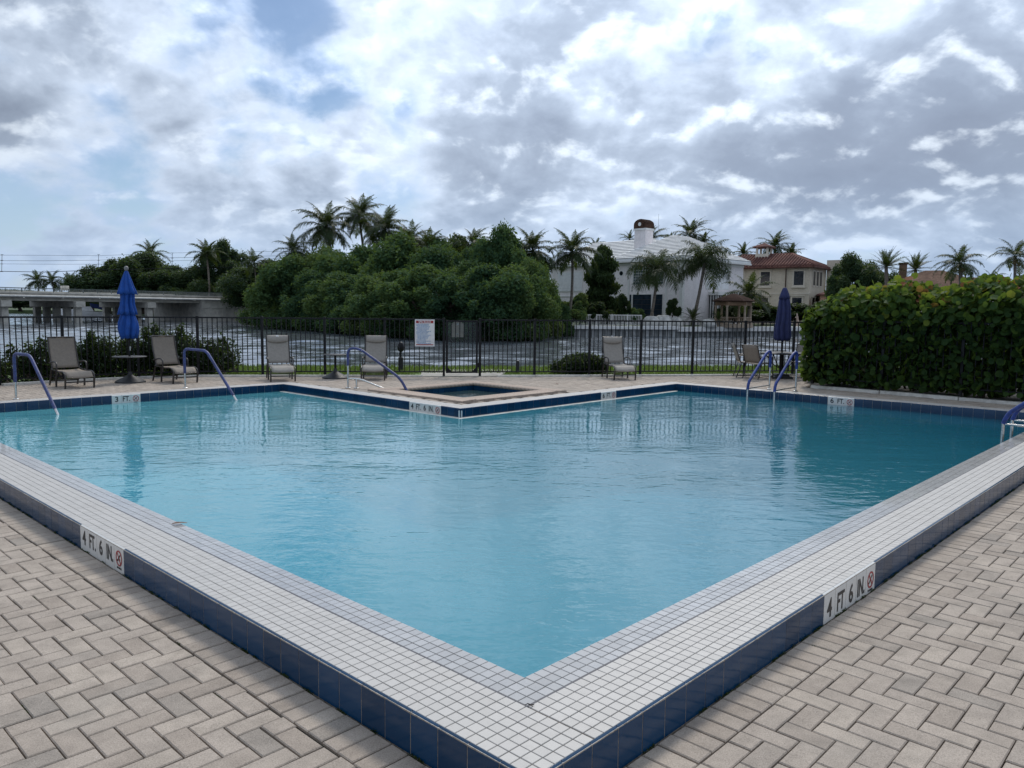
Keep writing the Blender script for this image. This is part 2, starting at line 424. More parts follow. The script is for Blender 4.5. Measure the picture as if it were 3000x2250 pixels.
# ------------------------------------------------------------------ mesh helpers
class MB:
    def __init__(self):
        self.v = []
        self.f = []

    def add(self, vs, fs):
        b = len(self.v)
        self.v.extend([tuple(q) for q in vs])
        self.f.extend([tuple(i + b for i in q) for q in fs])
        return self

    def box(self, x0, x1, y0, y1, z0, z1):
        vs = [(x, y, z) for z in (z0, z1) for x, y in ((x0, y0), (x1, y0), (x1, y1), (x0, y1))]
        return self.add(vs, [(3, 2, 1, 0), (4, 5, 6, 7), (0, 1, 5, 4), (1, 2, 6, 5), (2, 3, 7, 6), (3, 0, 4, 7)])

    def bevbox(self, x0, x1, y0, y1, z0, z1, b):
        """box whose vertical and top edges are chamfered"""
        def ring(i, z):
            return [(x0 + i + b, y0 + i, z), (x1 - i - b, y0 + i, z), (x1 - i, y0 + i + b, z), (x1 - i, y1 - i - b, z), (x1 - i - b, y1 - i, z), (x0 + i + b, y1 - i, z), (x0 + i, y1 - i - b, z), (x0 + i, y0 + i + b, z)]
        vs = ring(0, z0) + ring(0, z1 - b) + ring(b, z1)
        fs = [tuple(reversed(range(8))), tuple(range(16, 24))]
        for k in range(2):
            for i in range(8):
                j = (i + 1) % 8
                fs.append((k * 8 + i, k * 8 + j, k * 8 + 8 + j, k * 8 + 8 + i))
        return self.add(vs, fs)

    def bar(self, a, b, w, h=None, up=(0, 0, 1)):
        """rectangular bar from a to b"""
        h = h or w
        a, b = Vector(a), Vector(b)
        d = (b - a).normalized()
        upv = Vector(up)
        if abs(d.dot(upv)) > 0.95:
            upv = Vector((1, 0, 0))
        s = d.cross(upv).normalized() * (w / 2)
        t = s.cross(d).normalized() * (h / 2)
        vs = [p + x for p in (a, b) for x in (-s - t, s - t, s + t, -s + t)]
        return self.add(vs, [(0, 1, 2, 3), (7, 6, 5, 4), (0, 4, 5, 1), (1, 5, 6, 2), (2, 6, 7, 3), (3, 7, 4, 0)])

    def tube(self, pts, rad, n=10, caps=True):
        pts = [Vector(p) for p in pts]
        rs = rad if hasattr(rad, '__len__') else [rad] * len(pts)
        vs, fs = [], []
        prev = None
        for i, p in enumerate(pts):
            d = (pts[min(i + 1, len(pts) - 1)] - pts[max(i - 1, 0)])
            d = d.normalized() if d.length > 1e-9 else Vector((0, 0, 1))
            if prev is None:
                ref = Vector((0, 0, 1)) if abs(d.z) < 0.9 else Vector((1, 0, 0))
                s = d.cross(ref).normalized()
            else:
                s = (prev - d * prev.dot(d)).normalized()
            prev = s
            t = d.cross(s)
            for k in range(n):
                a = 2 * PI * k / n
                vs.append(p + (s * math.cos(a) + t * math.sin(a)) * rs[i])
        for i in range(len(pts) - 1):
            for k in range(n):
                k2 = (k + 1) % n
                fs.append((i * n + k, i * n + k2, (i + 1) * n + k2, (i + 1) * n + k))
        if caps:
            fs.append(tuple(reversed(range(n))))
            fs.append(tuple(range((len(pts) - 1) * n, len(pts) * n)))
        return self.add(vs, fs)

    def lathe(self, prof, n=24, cx=0, cy=0, wob=None):
        """prof: (radius, z) from bottom to top"""
        vs, fs = [], []
        for i, (r_, z) in enumerate(prof):
            for k in range(n):
                a = 2 * PI * k / n
                q = r_ * (wob(a, i) if wob else 1.0)
                vs.append((cx + q * math.cos(a), cy + q * math.sin(a), z))
        for i in range(len(prof) - 1):
            for k in range(n):
                k2 = (k + 1) % n
                fs.append((i * n + k, i * n + k2, (i + 1) * n + k2, (i + 1) * n + k))
        fs.append(tuple(reversed(range(n))))
        fs.append(tuple(range((len(prof) - 1) * n, len(prof) * n)))
        return self.add(vs, fs)

    def prism(self, poly, z0, z1):
        n = len(poly)
        vs = [(x, y, z0) for x, y in poly] + [(x, y, z1) for x, y in poly]
        fs = [tuple(reversed(range(n))), tuple(range(n, 2 * n))] + [(i, (i + 1) % n, n + (i + 1) % n, n + i) for i in range(n)]
        return self.add(vs, fs)

    def sheet(self, grid, thick=0.004):
        """grid[i][j] of points: a thin cloth with both sides"""
        ni, nj = len(grid), len(grid[0])
        g = [[Vector(p) for p in row] for row in grid]
        nor = [[None] * nj for _ in range(ni)]
        for i in range(ni):
            for j in range(nj):
                a = g[min(i + 1, ni - 1)][j] - g[max(i - 1, 0)][j]
                b = g[i][min(j + 1, nj - 1)] - g[i][max(j - 1, 0)]
                nor[i][j] = a.cross(b).normalized()
        vs = [g[i][j] + nor[i][j] * thick / 2 for i in range(ni) for j in range(nj)] + [g[i][j] - nor[i][j] * thick / 2 for i in range(ni) for j in range(nj)]
        o = ni * nj
        fs = []
        for i in range(ni - 1):
            for j in range(nj - 1):
                q = (i * nj + j, (i + 1) * nj + j, (i + 1) * nj + j + 1, i * nj + j + 1)
                fs.append(q)
                fs.append(tuple(o + k for k in reversed(q)))
        edge = [(0, j) for j in range(nj)] + [(i, nj - 1) for i in range(1, ni)] + [(ni - 1, j) for j in range(nj - 2, -1, -1)] + [(i, 0) for i in range(ni - 2, 0, -1)]
        for k in range(len(edge)):
            a = edge[k][0] * nj + edge[k][1]
            b = edge[(k + 1) % len(edge)][0] * nj + edge[(k + 1) % len(edge)][1]
            fs.append((a, b, o + b, o + a))
        return self.add(vs, fs)

    def mesh(self, name, smooth=False):
        me = bpy.data.meshes.new(name)
        me.from_pydata(self.v, [], self.f)
        me.update()
        if smooth:
            me.polygons.foreach_set('use_smooth', [True] * len(me.polygons))
            if smooth == 'auto':
                me.set_sharp_from_angle(angle=R(40))
        return me

    def build(self, name, mat, parent=None, smooth=False):
        return obj(name, self.mesh(name, smooth), mat, parent)


def obj(name, me, mat, parent=None, loc=None, rz=None):
    o = bpy.data.objects.new(name, me)
    COL.objects.link(o)
    if mat is not None and me is not None and not me.materials:
        me.materials.append(mat)
    if parent is not None:
        o.parent = parent
    if loc is not None:
        o.location = loc
    if rz is not None:
        o.rotation_euler = (0, 0, rz)
    return o


def thing(name, label, cat, loc=(0, 0, 0), rz=0.0, group=None):
    o = bpy.data.objects.new(name, None)
    o.empty_display_size = 0.2
    COL.objects.link(o)
    o.location = loc
    o.rotation_euler = (0, 0, rz)
    return tag(o, label, cat, group)


def tag(o, label, cat, group=None):
    o['label'] = label
    o['category'] = cat
    if group:
        o['group'] = group
    return o


def structure(o):
    o['kind'] = 'structure'
    return o


def stuff(o):
    o['kind'] = 'stuff'
    return o


def copy_tree(o, parent=None):
    c = o.copy()
    COL.objects.link(c)
    c.parent = parent
    for ch in list(o.children):
        copy_tree(ch, c)
    return c


def np_mesh(name, verts, quads, tint=None, smooth=False):
    """verts (n,3), quads (m,k) numpy arrays; tint: one value for each face"""
    me = bpy.data.meshes.new(name)
    m, k = quads.shape
    me.vertices.add(len(verts))
    me.vertices.foreach_set('co', np.ascontiguousarray(verts, dtype=np.float32).ravel())
    me.loops.add(m * k)
    me.loops.foreach_set('vertex_index', np.ascontiguousarray(quads, dtype=np.int32).ravel())
    me.polygons.add(m)
    me.polygons.foreach_set('loop_start', np.arange(0, m * k, k, dtype=np.int32))
    me.update(calc_edges=True)
    if tint is not None:
        a = me.attributes.new('tint', 'FLOAT', 'FACE')
        a.data.foreach_set('value', np.ascontiguousarray(tint, dtype=np.float32))
    me.polygons.foreach_set('use_smooth', [bool(smooth)] * m)
    me.validate()
    return me


def blocks_mesh(name, B, seed=1):
    """B: rows (x0,x1,y0,y1,zbottom,ztop,bevel): chamfered blocks joined in one mesh, each with its own tint"""
    B = np.asarray(B, float)
    n = len(B)
    rng = np.random.default_rng(seed)
    x0, x1, y0, y1, zb, zt, bv = B.T
    V = np.zeros((n, 12, 3))
    for ring, (ins, z) in enumerate(((0, zb), (0, zt - bv), (1, zt))):
        i = ins * bv
        V[:, ring * 4 + 0] = np.stack([x0 + i, y0 + i, z], 1)
        V[:, ring * 4 + 1] = np.stack([x1 - i, y0 + i, z], 1)
        V[:, ring * 4 + 2] = np.stack([x1 - i, y1 - i, z], 1)
        V[:, ring * 4 + 3] = np.stack([x0 + i, y1 - i, z], 1)
    fs = [(8, 9, 10, 11)]
    for rg in (0, 4):
        for k in range(4):
            fs.append((rg + k, rg + (k + 1) % 4, rg + 4 + (k + 1) % 4, rg + 4 + k))
    F = (np.arange(n)[:, None, None] * 12 + np.array(fs)[None]).reshape(-1, 4)
    tint = np.repeat(rng.random(n), len(fs))
    return np_mesh(name, V.reshape(-1, 3), F, tint)


# ================================================================== THE SETTING
def in_frame(q, mx=0, my=0):
    return q is not None and -mx < q[0] < 3000 + mx and -my < q[1] < 2250 + my


# ---- river, banks, terrain
rx = np.arange(-82, 62.01, 0.32)
ry = np.concatenate([np.arange(14.0, 70, 0.30), np.arange(70, 150.01, 0.6)])
X_, Y_ = np.meshgrid(rx, ry)
Z_ = np.full(X_.shape, RIVER)
wr = np.random.default_rng(12)
for k in range(22):
    lam = 0.95 * 1.10 ** k * wr.uniform(0.9, 1.1) if k < 16 else wr.uniform(1.2, 3.0)
    th = R(-95) + wr.normal() * 0.55
    kx, ky = 2 * PI / lam * math.cos(th), 2 * PI / lam * math.sin(th)
    Z_ += lam * 0.0042 * np.sin(kx * X_ + ky * Y_ + wr.uniform(0, 6.28) + 0.7 * np.sin(0.11 * X_ + 0.07 * Y_ + k))
nyr, nxr = X_.shape
idx = np.arange(nyr * nxr).reshape(nyr, nxr)
quads = np.stack([idx[:-1, :-1], idx[:-1, 1:], idx[1:, 1:], idx[1:, :-1]], -1).reshape(-1, 4)
river = structure(obj('river', np_mesh('river', np.stack([X_, Y_, Z_], -1).reshape(-1, 3), quads, None, True), M_RIVER))
far_w = MB()
for a_, b_, c_, d_ in ((-2500, -82, 14, 3500), (62, 2500, 24, 3500), (-82, 62, 150, 3500)):
    far_w.add([(a_, c_, RIVER), (b_, c_, RIVER), (b_, d_, RIVER), (a_, d_, RIVER)], [(0, 1, 2, 3)])
far_w.build('open_water', M_RIVER, river)
shore = [(-400, 260), (-120, 225), (-70, 172), (-46, 140), (-33.0, 108), (-22.5, 94), (-13.5, 82), (-5.6, 69), (-1.3, 66), (1.5, 70), (6.0, 76.6),
         (16.0, 77.3), (28.5, 84.1), (60, 101), (200, 150), (2400, 300), (2400, 3400), (-2400, 3400), (-2400, 400)]
tr = MB().prism(shore, RIVER - 0.6, -0.02)
structure(tr.build('far_bank', M_TERR))
FENCE_L = [(-13.6, 8.6), (-9.436, 14.326), (-8.75, 15.2), (-7.719, 16.10), (-6.685, 16.60), (-5.366, 16.76), (-4.061, 16.913), (-2.782, 17.04), (-1.506, 17.17)]
GATE = [(-1.506, 17.17), (-0.716, 17.27)]
FENCE_R = [(-0.716, 17.27), (0.498, 17.45), (1.743, 17.66), (2.937, 17.87), (4.173, 18.08), (5.445, 18.30), (6.659, 18.52), (7.9, 18.74)]
HC = Vector((5.95, 15.42, 0))            # corner of the hedge enclosure
HD = Vector((0.672, -0.741, 0))          # its long side runs along this direction
HN = Vector((0.741, 0.672, 0))           # into the hedge


def lerp2(a, b, t):
    return (a[0] + (b[0] - a[0]) * t, a[1] + (b[1] - a[1]) * t)


def inside_fence(x, y):
    pts = FENCE_L + FENCE_R[1:] + [(14, 19.8)]
    for a, b in zip(pts[:-1], pts[1:]):
        if a[0] <= x <= b[0]:
            t = (x - a[0]) / max(1e-6, b[0] - a[0])
            ok = y < a[1] + (b[1] - a[1]) * t - 0.13
            break
    else:
        ok = -13.6 < x < 14 and y < 18
    d = Vector((x, y, 0)) - HC
    if d.dot(HN) > -0.06 and d.dot(Vector((-0.30, 0.95, 0))) < 0.0 + 3.5 and d.dot(Vector((0.957, -0.29, 0))) > -0.02:
        ok = False
    return ok


fl = [(-30, 6), (-13.6, 8.6)] + FENCE_L[1:] + FENCE_R[1:] + [(30, 22)]
bankedge = [(30, 25.6), (7.6, 21.75), (0, 20.35), (-7.7, 19.70), (-12, 18.9), (-30, 15)]
lw = MB().prism([(x, y - 0.10) for x, y in fl] + bankedge, RIVER - 0.8, -0.012)
structure(lw.build('near_bank_lawn', M_GRASS))

# grass blades on the bank between fence and river
rng = np.random.default_rng(5)
gx = rng.uniform(-9.5, 9.5, 26000)
fy = np.interp(gx, [p_[0] for p_ in fl], [p_[1] for p_ in fl])
ey = np.interp(gx, [p_[0] for p_ in reversed(bankedge)], [p_[1] for p_ in reversed(bankedge)])
gt = rng.random(len(gx))
gy = fy + 0.02 + (ey - fy - 0.04) * gt
keep = ~((gx > -2.2) & (gx < -0.2) & (gt < 0.25))
gx, gy = gx[keep], gy[keep]
ng = len(gx)
ga = rng.uniform(0, 2 * PI, ng)
gh = rng.uniform(0.035, 0.085, ng)
gw = rng.uniform(0.006, 0.013, ng)
lean = rng.uniform(-0.03, 0.03, (ng, 2))
V = np.zeros((ng, 3, 3))
V[:, 0] = np.stack([gx - np.cos(ga) * gw, gy - np.sin(ga) * gw, np.full(ng, -0.015)], 1)
V[:, 1] = np.stack([gx + np.cos(ga) * gw, gy + np.sin(ga) * gw, np.full(ng, -0.015)], 1)
V[:, 2] = np.stack([gx + lean[:, 0], gy + lean[:, 1], gh], 1)
gr = obj('grass', np_mesh('grass', V.reshape(-1, 3), np.arange(ng * 3).reshape(-1, 3), rng.random(ng)), M_BLADE)
tag(stuff(gr), 'short green grass growing between the black fence and the river', 'grass')

# ---- pavings
pav = structure(obj('lower_pavement', MB().add([(-9, -9, DECK - 0.014), (-0.30, -9, DECK - 0.014), (-0.30, V1 + 0.3, DECK - 0.014), (-9, V1 + 0.3, DECK - 0.014),
                                              (-0.30, -9, DECK - 0.014), (16, -9, DECK - 0.014), (16, -0.30, DECK - 0.014), (-0.30, -0.30, DECK - 0.014)],
                                             [(0, 1, 2, 3), (4, 5, 6, 7)]).mesh('lower_pavement'), M_SAND, None, PO, PR))
sx0, sx1, sy0, sy1 = 6.57, 8.55, 7.42, 9.27           # the spa
CW = 0.318
G0 = 0.0035                                            # half a joint
rnd = random.Random(3)
low, high = [], []


def herring(u0, u1, v0, v1):
    for a in range(-260, 260):
        for b in range(-130, 130):
            for k in (0, 1):
                if k == 0:
                    ou, ov, lu, lv = a + 2 * b, -a + 2 * b, 1, 2
                else:
                    ou, ov, lu, lv = a + 2 * b + 1, -a + 2 * b + 1, 2, 1
                x = -0.825 + ou * 0.1
                y = 1.150 + ov * 0.1
                if x + 0.2 < u0 or x > u1 or y + 0.2 < v0 or y > v1:
                    continue
                yield x, x + 0.1 * lu, y, y + 0.1 * lv


S_ = -0.518
for x0, x1, y0, y1 in herring(-6.6, S_, S_, V1 + 0.2):
    x1, y0 = min(x1, S_), max(y0, S_)
    if min(x1 - x0, y1 - y0) > 0.03:
        low.append((x0, x1, y0, y1))
for x0, x1, y0, y1 in herring(-6.6, 13, -6.0, S_):
    y0, y1 = y0 + 0.032, min(y1 + 0.032, S_)
    if min(x1 - x0, y1 - y0) > 0.03:
        low.append((x0, x1, y0, y1))
v = S_
while v < V1:
    low.append((S_, -0.336, v, v + 0.1))
    v += 0.1
u = -0.336
while u < 13:
    low.append((u, u + 0.1, S_, -0.336))
    u += 0.1


def outside_pool(x0, x1, y0, y1):
    cx, cy = (x0 + x1) / 2, (y0 + y1) / 2
    if cx < U1 + CW and cy < V1 + CW and cx > -8:
        if cy < V1 + CW:
            return False
    if cx < U2 + CW and cy < V2 + CW:
        return False
    if sx0 - 0.33 < cx < sx1 + 0.33 and sy0 - 0.33 < cy < sy1 + 0.33:
        return False
    return True


for x0, x1, y0, y1 in herring(-5.5, 20, -3.0, 20):
    if not outside_pool(x0, x1, y0, y1):
        continue
    q = pw((x0 + x1) / 2, (y0 + y1) / 2)
    if inside_fence(q.x, q.y):
        high.append((x0, x1, y0, y1))


def brick_rows(L, top):
    out = []
    for x0, x1, y0, y1 in L:
        dz = rnd.uniform(-0.0022, 0.0022)
        j = [rnd.uniform(0.0013, 0.0042) for _ in range(4)]
        out.append((x0 + j[0], x1 - j[1], y0 + j[2], y1 - j[3], top - 0.04, top + dz, 0.0042))
    return out


def rank(L, top, most):
    sc = []
    for i, (x0, x1, y0, y1) in enumerate(L):
        q = seen(pw((x0 + x1) / 2, (y0 + y1) / 2, top))
        if in_frame(q, 20, 40):
            sc.append((-(x1 - x0) * (y1 - y0) / q[2] ** 3, i))
    sc.sort()
    return set(i for _, i in sc[:most])


near = rank(low, DECK, 300)
rows = brick_rows(low, DECK)
shared = {}
for i in sorted(near):
    x0, x1, y0, y1, zb, zt, bv = rows[i]
    w, d = round(x1 - x0, 2), round(y1 - y0, 2)
    if (w, d) not in shared:
        ww, dd = w - 0.0045 if w > 0.12 or d > 0.12 else w, d
        shared[(w, d)] = blocks_mesh('brick', [(-(x1 - x0) / 2, (x1 - x0) / 2, -(y1 - y0) / 2, (y1 - y0) / 2, -0.04, 0, 0.0042)])
    o = obj('brick', shared[(w, d)], M_PAVER, pav, ((x0 + x1) / 2, (y0 + y1) / 2, zt))
    o.rotation_euler = (rnd.uniform(-0.008, 0.008), rnd.uniform(-0.008, 0.008), rnd.uniform(-0.008, 0.008))
stuff(obj('paver_field', blocks_mesh('paver_field', [r_ for i, r_ in enumerate(rows) if i not in near], 2), M_PAVER, pav))

hb = MB()
zt_ = -0.018
for a, b, c, d in ((-5.6, U1 + CW, V1 + CW, 20), (U1 + CW, sx0 - 0.3, V2 + CW, 20), (sx0 - 0.3, sx1 + 0.3, sy1 + 0.3, 20), (sx0 - 0.3, sx1 + 0.3, V2 + CW, sy0 - 0.3), (sx1 + 0.3, 20, V2 + CW, 20), (U2 + CW, 20, -3, V2 + CW)):
    n_ = 24
    for i in range(n_):
        for k in range(n_):
            x0, x1 = a + (b - a) * i / n_, a + (b - a) * (i + 1) / n_
            y0, y1 = c + (d - c) * k / n_, c + (d - c) * (k + 1) / n_
            q = pw((x0 + x1) / 2, (y0 + y1) / 2)
            if q.y < 19.6 and q.x > -14:
                hb.add([(x0, y0, zt_), (x1, y0, zt_), (x1, y1, zt_), (x0, y1, zt_)], [(0, 1, 2, 3)])
terr = structure(obj('upper_terrace', hb.mesh('upper_terrace'), M_SAND, None, PO, PR))
nearh = rank(high, 0, 300)
rows = brick_rows(high, -0.002)
bm = {}
for i in sorted(nearh):
    x0, x1, y0, y1, zb, zt, bv = rows[i]
    k = x1 - x0 > y1 - y0
    if k not in bm:
        bm[k] = blocks_mesh('brick', [(-0.0972, 0.0972, -0.0472, 0.0472, -0.04, 0, 0.0042)] if k else [(-0.0472, 0.0472, -0.0972, 0.0972, -0.04, 0, 0.0042)])
    obj('brick', bm[k], M_PAVER, terr, ((x0 + x1) / 2, (y0 + y1) / 2, zt))
stuff(obj('paver_field', blocks_mesh('paver_field', [r_ for i, r_ in enumerate(rows) if i not in nearh], 4), M_PAVER, terr))

mg_ = np.random.default_rng(9)
cl_ = []
for k in range(150):
    q = mg_.uniform(0.0, 8.0) ** 1.0
    if mg_.random() < 0.5:
        cl_.append((-0.338, q, DECK + 0.001, 0.006, 0.02 + 0.03 * mg_.random(), 0.006 + 0.008 * mg_.random()))
    else:
        cl_.append((q, -0.338, DECK + 0.001, 0.02 + 0.03 * mg_.random(), 0.006, 0.006 + 0.008 * mg_.random()))
for k in range(120):
    x0, x1, y0, y1 = low[mg_.integers(len(low))]
    cl_.append((x0, (y0 + y1) / 2, DECK - 0.004, 0.003, (y1 - y0) * 0.4, 0.004))
MOSS_CLUMPS = cl_

# pale concrete kerb along the river fence
kb = thing('concrete_kerb', 'thin pale concrete kerb along the foot of the river fence', 'kerb')


def kerb_run(pts, off, w, h, name='kerb_section'):
    for a, b in zip(pts[:-1], pts[1:]):
        d = (Vector((*b, 0)) - Vector((*a, 0)))
        n = Vector((d.y, -d.x, 0)).normalized()
        if n.y > 0:
            n = -n
        A, B = Vector((*a, 0)) + n * off, Vector((*b, 0)) + n * off
        MB().bar(A + Vector((0, 0, h / 2 - 0.03)), B - d.normalized() * 0.012 + Vector((0, 0, h / 2 - 0.03)), w, h + 0.06).build(name, M_CURB, kb)


kerb_run(FENCE_L[1:-1] + [(-1.95, 17.12)], 0.12, 0.13, 0.035)
kerb_run([(-0.35, 17.33)] + FENCE_R[1:], 0.12, 0.13, 0.035)
slab = MB().prism([(-2.0, 17.05), (-0.3, 17.27), (0.0, 19.3), (-2.2, 19.0)], -0.05, 0.006)
tag(slab.build('gate_landing', pm('weathered_concrete', (0.36, 0.34, 0.30), 0.9, 0.18, 8, 0.3)), 'grey concrete landing slab under the fence gate', 'slab')

# ---- swimming pool
def zf(u_, v_):
    return -(1.15 + 0.85 * min(1, max(0, (u_ - v_ + 11.7) / 23.5)))


sh = MB()
def quadf(a, b, c, d):
    sh.add([(*q, zf(*q)) for q in (a, b, c, d)], [(0, 1, 2, 3)])
quadf((0, 0), (U1, 0), (U1, V2), (0, V2)); quadf((U1, 0), (U2, 0), (U2, V2), (U1, V2)); quadf((0, V2), (U1, V2), (U1, V1), (0, V1))
loop = [(0, 0), (U2, 0), (U2, V2), (U1, V2), (U1, V1), (0, V1)]
for a, b in zip(loop, loop[1:] + loop[:1]):
    ex = 0.10 if a[0] == b[0] == 0 else (0.0105 if a[0] == b[0] else 0.0)
    ey = 0.10 if a[1] == b[1] == 0 else (0.0105 if a[1] == b[1] else 0.0)
    a3 = (a[0] + ex, a[1] + ey)
    b3 = (b[0] + ex, b[1] + ey)
    L_ = math.hypot(b3[0] - a3[0], b3[1] - a3[1])
    dx_, dy_ = (b3[0] - a3[0]) / L_ * 0.03, (b3[1] - a3[1]) / L_ * 0.03
    a3, b3 = (a3[0] - dx_, a3[1] - dy_), (b3[0] + dx_, b3[1] + dy_)
    sh.add([(*b3, -0.03), (*a3, -0.03), (*a3, zf(*a) - 0.1), (*b3, zf(*b) - 0.1)], [(0, 1, 2, 3)])
pool = structure(obj('swimming_pool', sh.mesh('swimming_pool'), M_PLASTER, None, PO, PR))
wt = MB().add([(0.05, 0.05, WATER), (U2, 0.05, WATER), (U2, V2, WATER), (U1, V2, WATER), (U1, V1, WATER), (0.05, V1, WATER)], [(0, 1, 2, 3, 4, 5)])
structure(obj('pool_water', wt.mesh('pool_water'), M_POOL, None, PO, PR))
gb = MB()
for a, b, c, d, z in ((-0.331, 0, -0.331, V1, -0.0045), (0, U2, -0.331, 0, -0.0045), (0, 0.168, 0, V1, -0.010), (0.168, U2, 0, 0.168, -0.010),
                      (-0.318, U1 + CW, V1 + 0.012, V1 + CW, -0.0045), (U1 + 0.012, U1 + CW, V2 + 0.012, V1 + 0.012, -0.0045), (U1 + CW, U2 + CW, V2 + 0.012, V2 + CW, -0.0045), (U2 + 0.012, U2 + CW, -0.331, V2 + 0.012, -0.0045)):
    gb.box(a, b, c, d, -0.30 if z > -0.009 else -0.06, z)
gb.build('tile_bed', M_GROUT, pool)
MB().box(-0.005, 0.005, -0.005, V1, -0.02, -0.0012).box(0.005, U2, -0.005, 0.005, -0.02, -0.0013).build('expansion_joint', pm('dark_sealant', (0.07, 0.07, 0.085), 0.6, 0.2, 40, 0.1), pool)

PT = 0.053
wtile, btile = [], []


def tgrid(lst, u0, u1, v0, v1, z, pu=PT, pv=PT):
    nu, nv = max(1, round((u1 - u0) / pu)), max(1, round((v1 - v0) / pv))
    du, dv = (u1 - u0) / nu, (v1 - v0) / nv
    for i in range(nu):
        for k in range(nv):
            j = rnd.uniform(-0.0005, 0.0005)
            lst.append((u0 + i * du + 0.0016, u0 + (i + 1) * du - 0.0016, v0 + k * dv + 0.0016, v0 + (k + 1) * dv - 0.0016, z - 0.008, z + j, 0.0016))


tgrid(wtile, -0.318, -0.004, -0.318, V1, 0)
tgrid(wtile, 0.0, U2, -0.318, -0.004, 0)
tgrid(btile, 0.006, 0.172, 0.006, V1, -0.006)
tgrid(btile, 0.172, U2, 0.006, 0.172, -0.006)
tgrid(wtile, 0.0, U1 + CW, V1 + 0.014, V1 + CW, 0)
tgrid(wtile, U1 + 0.014, U1 + CW, V2 + 0.014, V1 + 0.014, 0)
tgrid(wtile, U1 + CW, U2 + CW, V2 + 0.014, V2 + CW, 0)
tgrid(wtile, U2 + 0.014, U2 + CW, 0, V2 + 0.014, 0)
both = [(0, i, r_) for i, r_ in enumerate(wtile)] + [(1, i, r_) for i, r_ in enumerate(btile)]
sc = []
for kind, i, r_ in both:
    q = seen(pw((r_[0] + r_[1]) / 2, (r_[2] + r_[3]) / 2, 0))
    if in_frame(q, 5, 25):
        sc.append((q[2], kind, i))
sc.sort()
pick = set((k, i) for _, k, i in sc[:300])
tm = {}
for kind, lst, mat_ in ((0, wtile, M_WHITE_TILE), (1, btile, M_WET_TILE)):
    for i, r_ in enumerate(lst):
        if (kind, i) in pick:
            key = (kind, round(r_[1] - r_[0], 4), round(r_[3] - r_[2], 4))
            if key not in tm:
                hw, hd = (r_[1] - r_[0]) / 2, (r_[3] - r_[2]) / 2
                tm[key] = blocks_mesh('coping_tile', [(-hw, hw, -hd, hd, -0.008, 0, 0.0016)])
            o = obj('coping_tile', tm[key], mat_, pool, ((r_[0] + r_[1]) / 2, (r_[2] + r_[3]) / 2, r_[5]))
            o.rotation_euler = (rnd.uniform(-0.006, 0.006), rnd.uniform(-0.006, 0.006), 0)
    stuff(obj(('mosaic_field', 'wet_mosaic_field')[kind], blocks_mesh('mosaic_field', [r_ for i, r_ in enumerate(lst) if (kind, i) not in pick], 7 + kind), mat_, pool))


def bull_tile(length, height):
    prof = [(0.0, -height), (0.0, -0.013), (0.0012, -0.0075), (0.0045, -0.0035), (0.009, -0.0012), (0.014, 0.0), (0.014, -height)]
    m = MB()
    n = len(prof)
    vs = [(x, y, z) for y in (-length / 2, length / 2) for x, z in prof]
    fs = [tuple(range(n)), tuple(reversed(range(n, 2 * n)))] + [(i, n + i, n + (i + 1) % n, (i + 1) % n) for i in range(n)]
    m.add(vs, fs)
    return m.mesh('blue_tile', 'auto')


TP = 0.1528
T_OUT = bull_tile(TP - 0.004, 0.166)
T_IN = bull_tile(TP - 0.004, 0.149)
T_OUTM = bull_tile(TP - 0.004, 0.166)
T_INM = bull_tile(TP - 0.004, 0.149)


def text_mesh(body, size, xs=1.0, bold=0.012, name='lettering'):
    cu = bpy.data.curves.new(name, 'FONT')
    cu.body = body
    cu.size = size
    cu.align_x = 'CENTER'
    cu.offset = bold * size
    cu.extrude = 0.0006
    to = bpy.data.objects.new('tmp_text', cu)
    COL.objects.link(to)
    bpy.context.view_layer.update()
    me = bpy.data.meshes.new_from_object(to.evaluated_get(bpy.context.evaluated_depsgraph_get()))
    bpy.data.objects.remove(to, do_unlink=True)
    bpy.data.curves.remove(cu)
    for q in me.vertices:
        q.co.x *= xs
    me.name = name
    return me


def ring_mb(r0, r1, n=28, t=0.001):
    m = MB()
    vs, fs = [], []
    for k in range(n):
        a = 2 * PI * k / n
        for r_, z in ((r0, 0), (r1, 0), (r1, t), (r0, t)):
            vs.append((r_ * math.cos(a), r_ * math.sin(a), z))
    for k in range(n):
        b, c = 4 * k, 4 * ((k + 1) % n)
        for j in range(4):
            fs.append((b + j, c + j, c + (j + 1) % 4, b + (j + 1) % 4))
    m.add(vs, fs)
    return m


def face_on(me, off, side, up):
    """turn an XY drawing into one standing on a curb face: right = -Y, up = Z, outward = -X"""
    for q in me.vertices:
        x, y, z = q.co
        q.co = (-z - off, -(x + side), y + up)
    return me


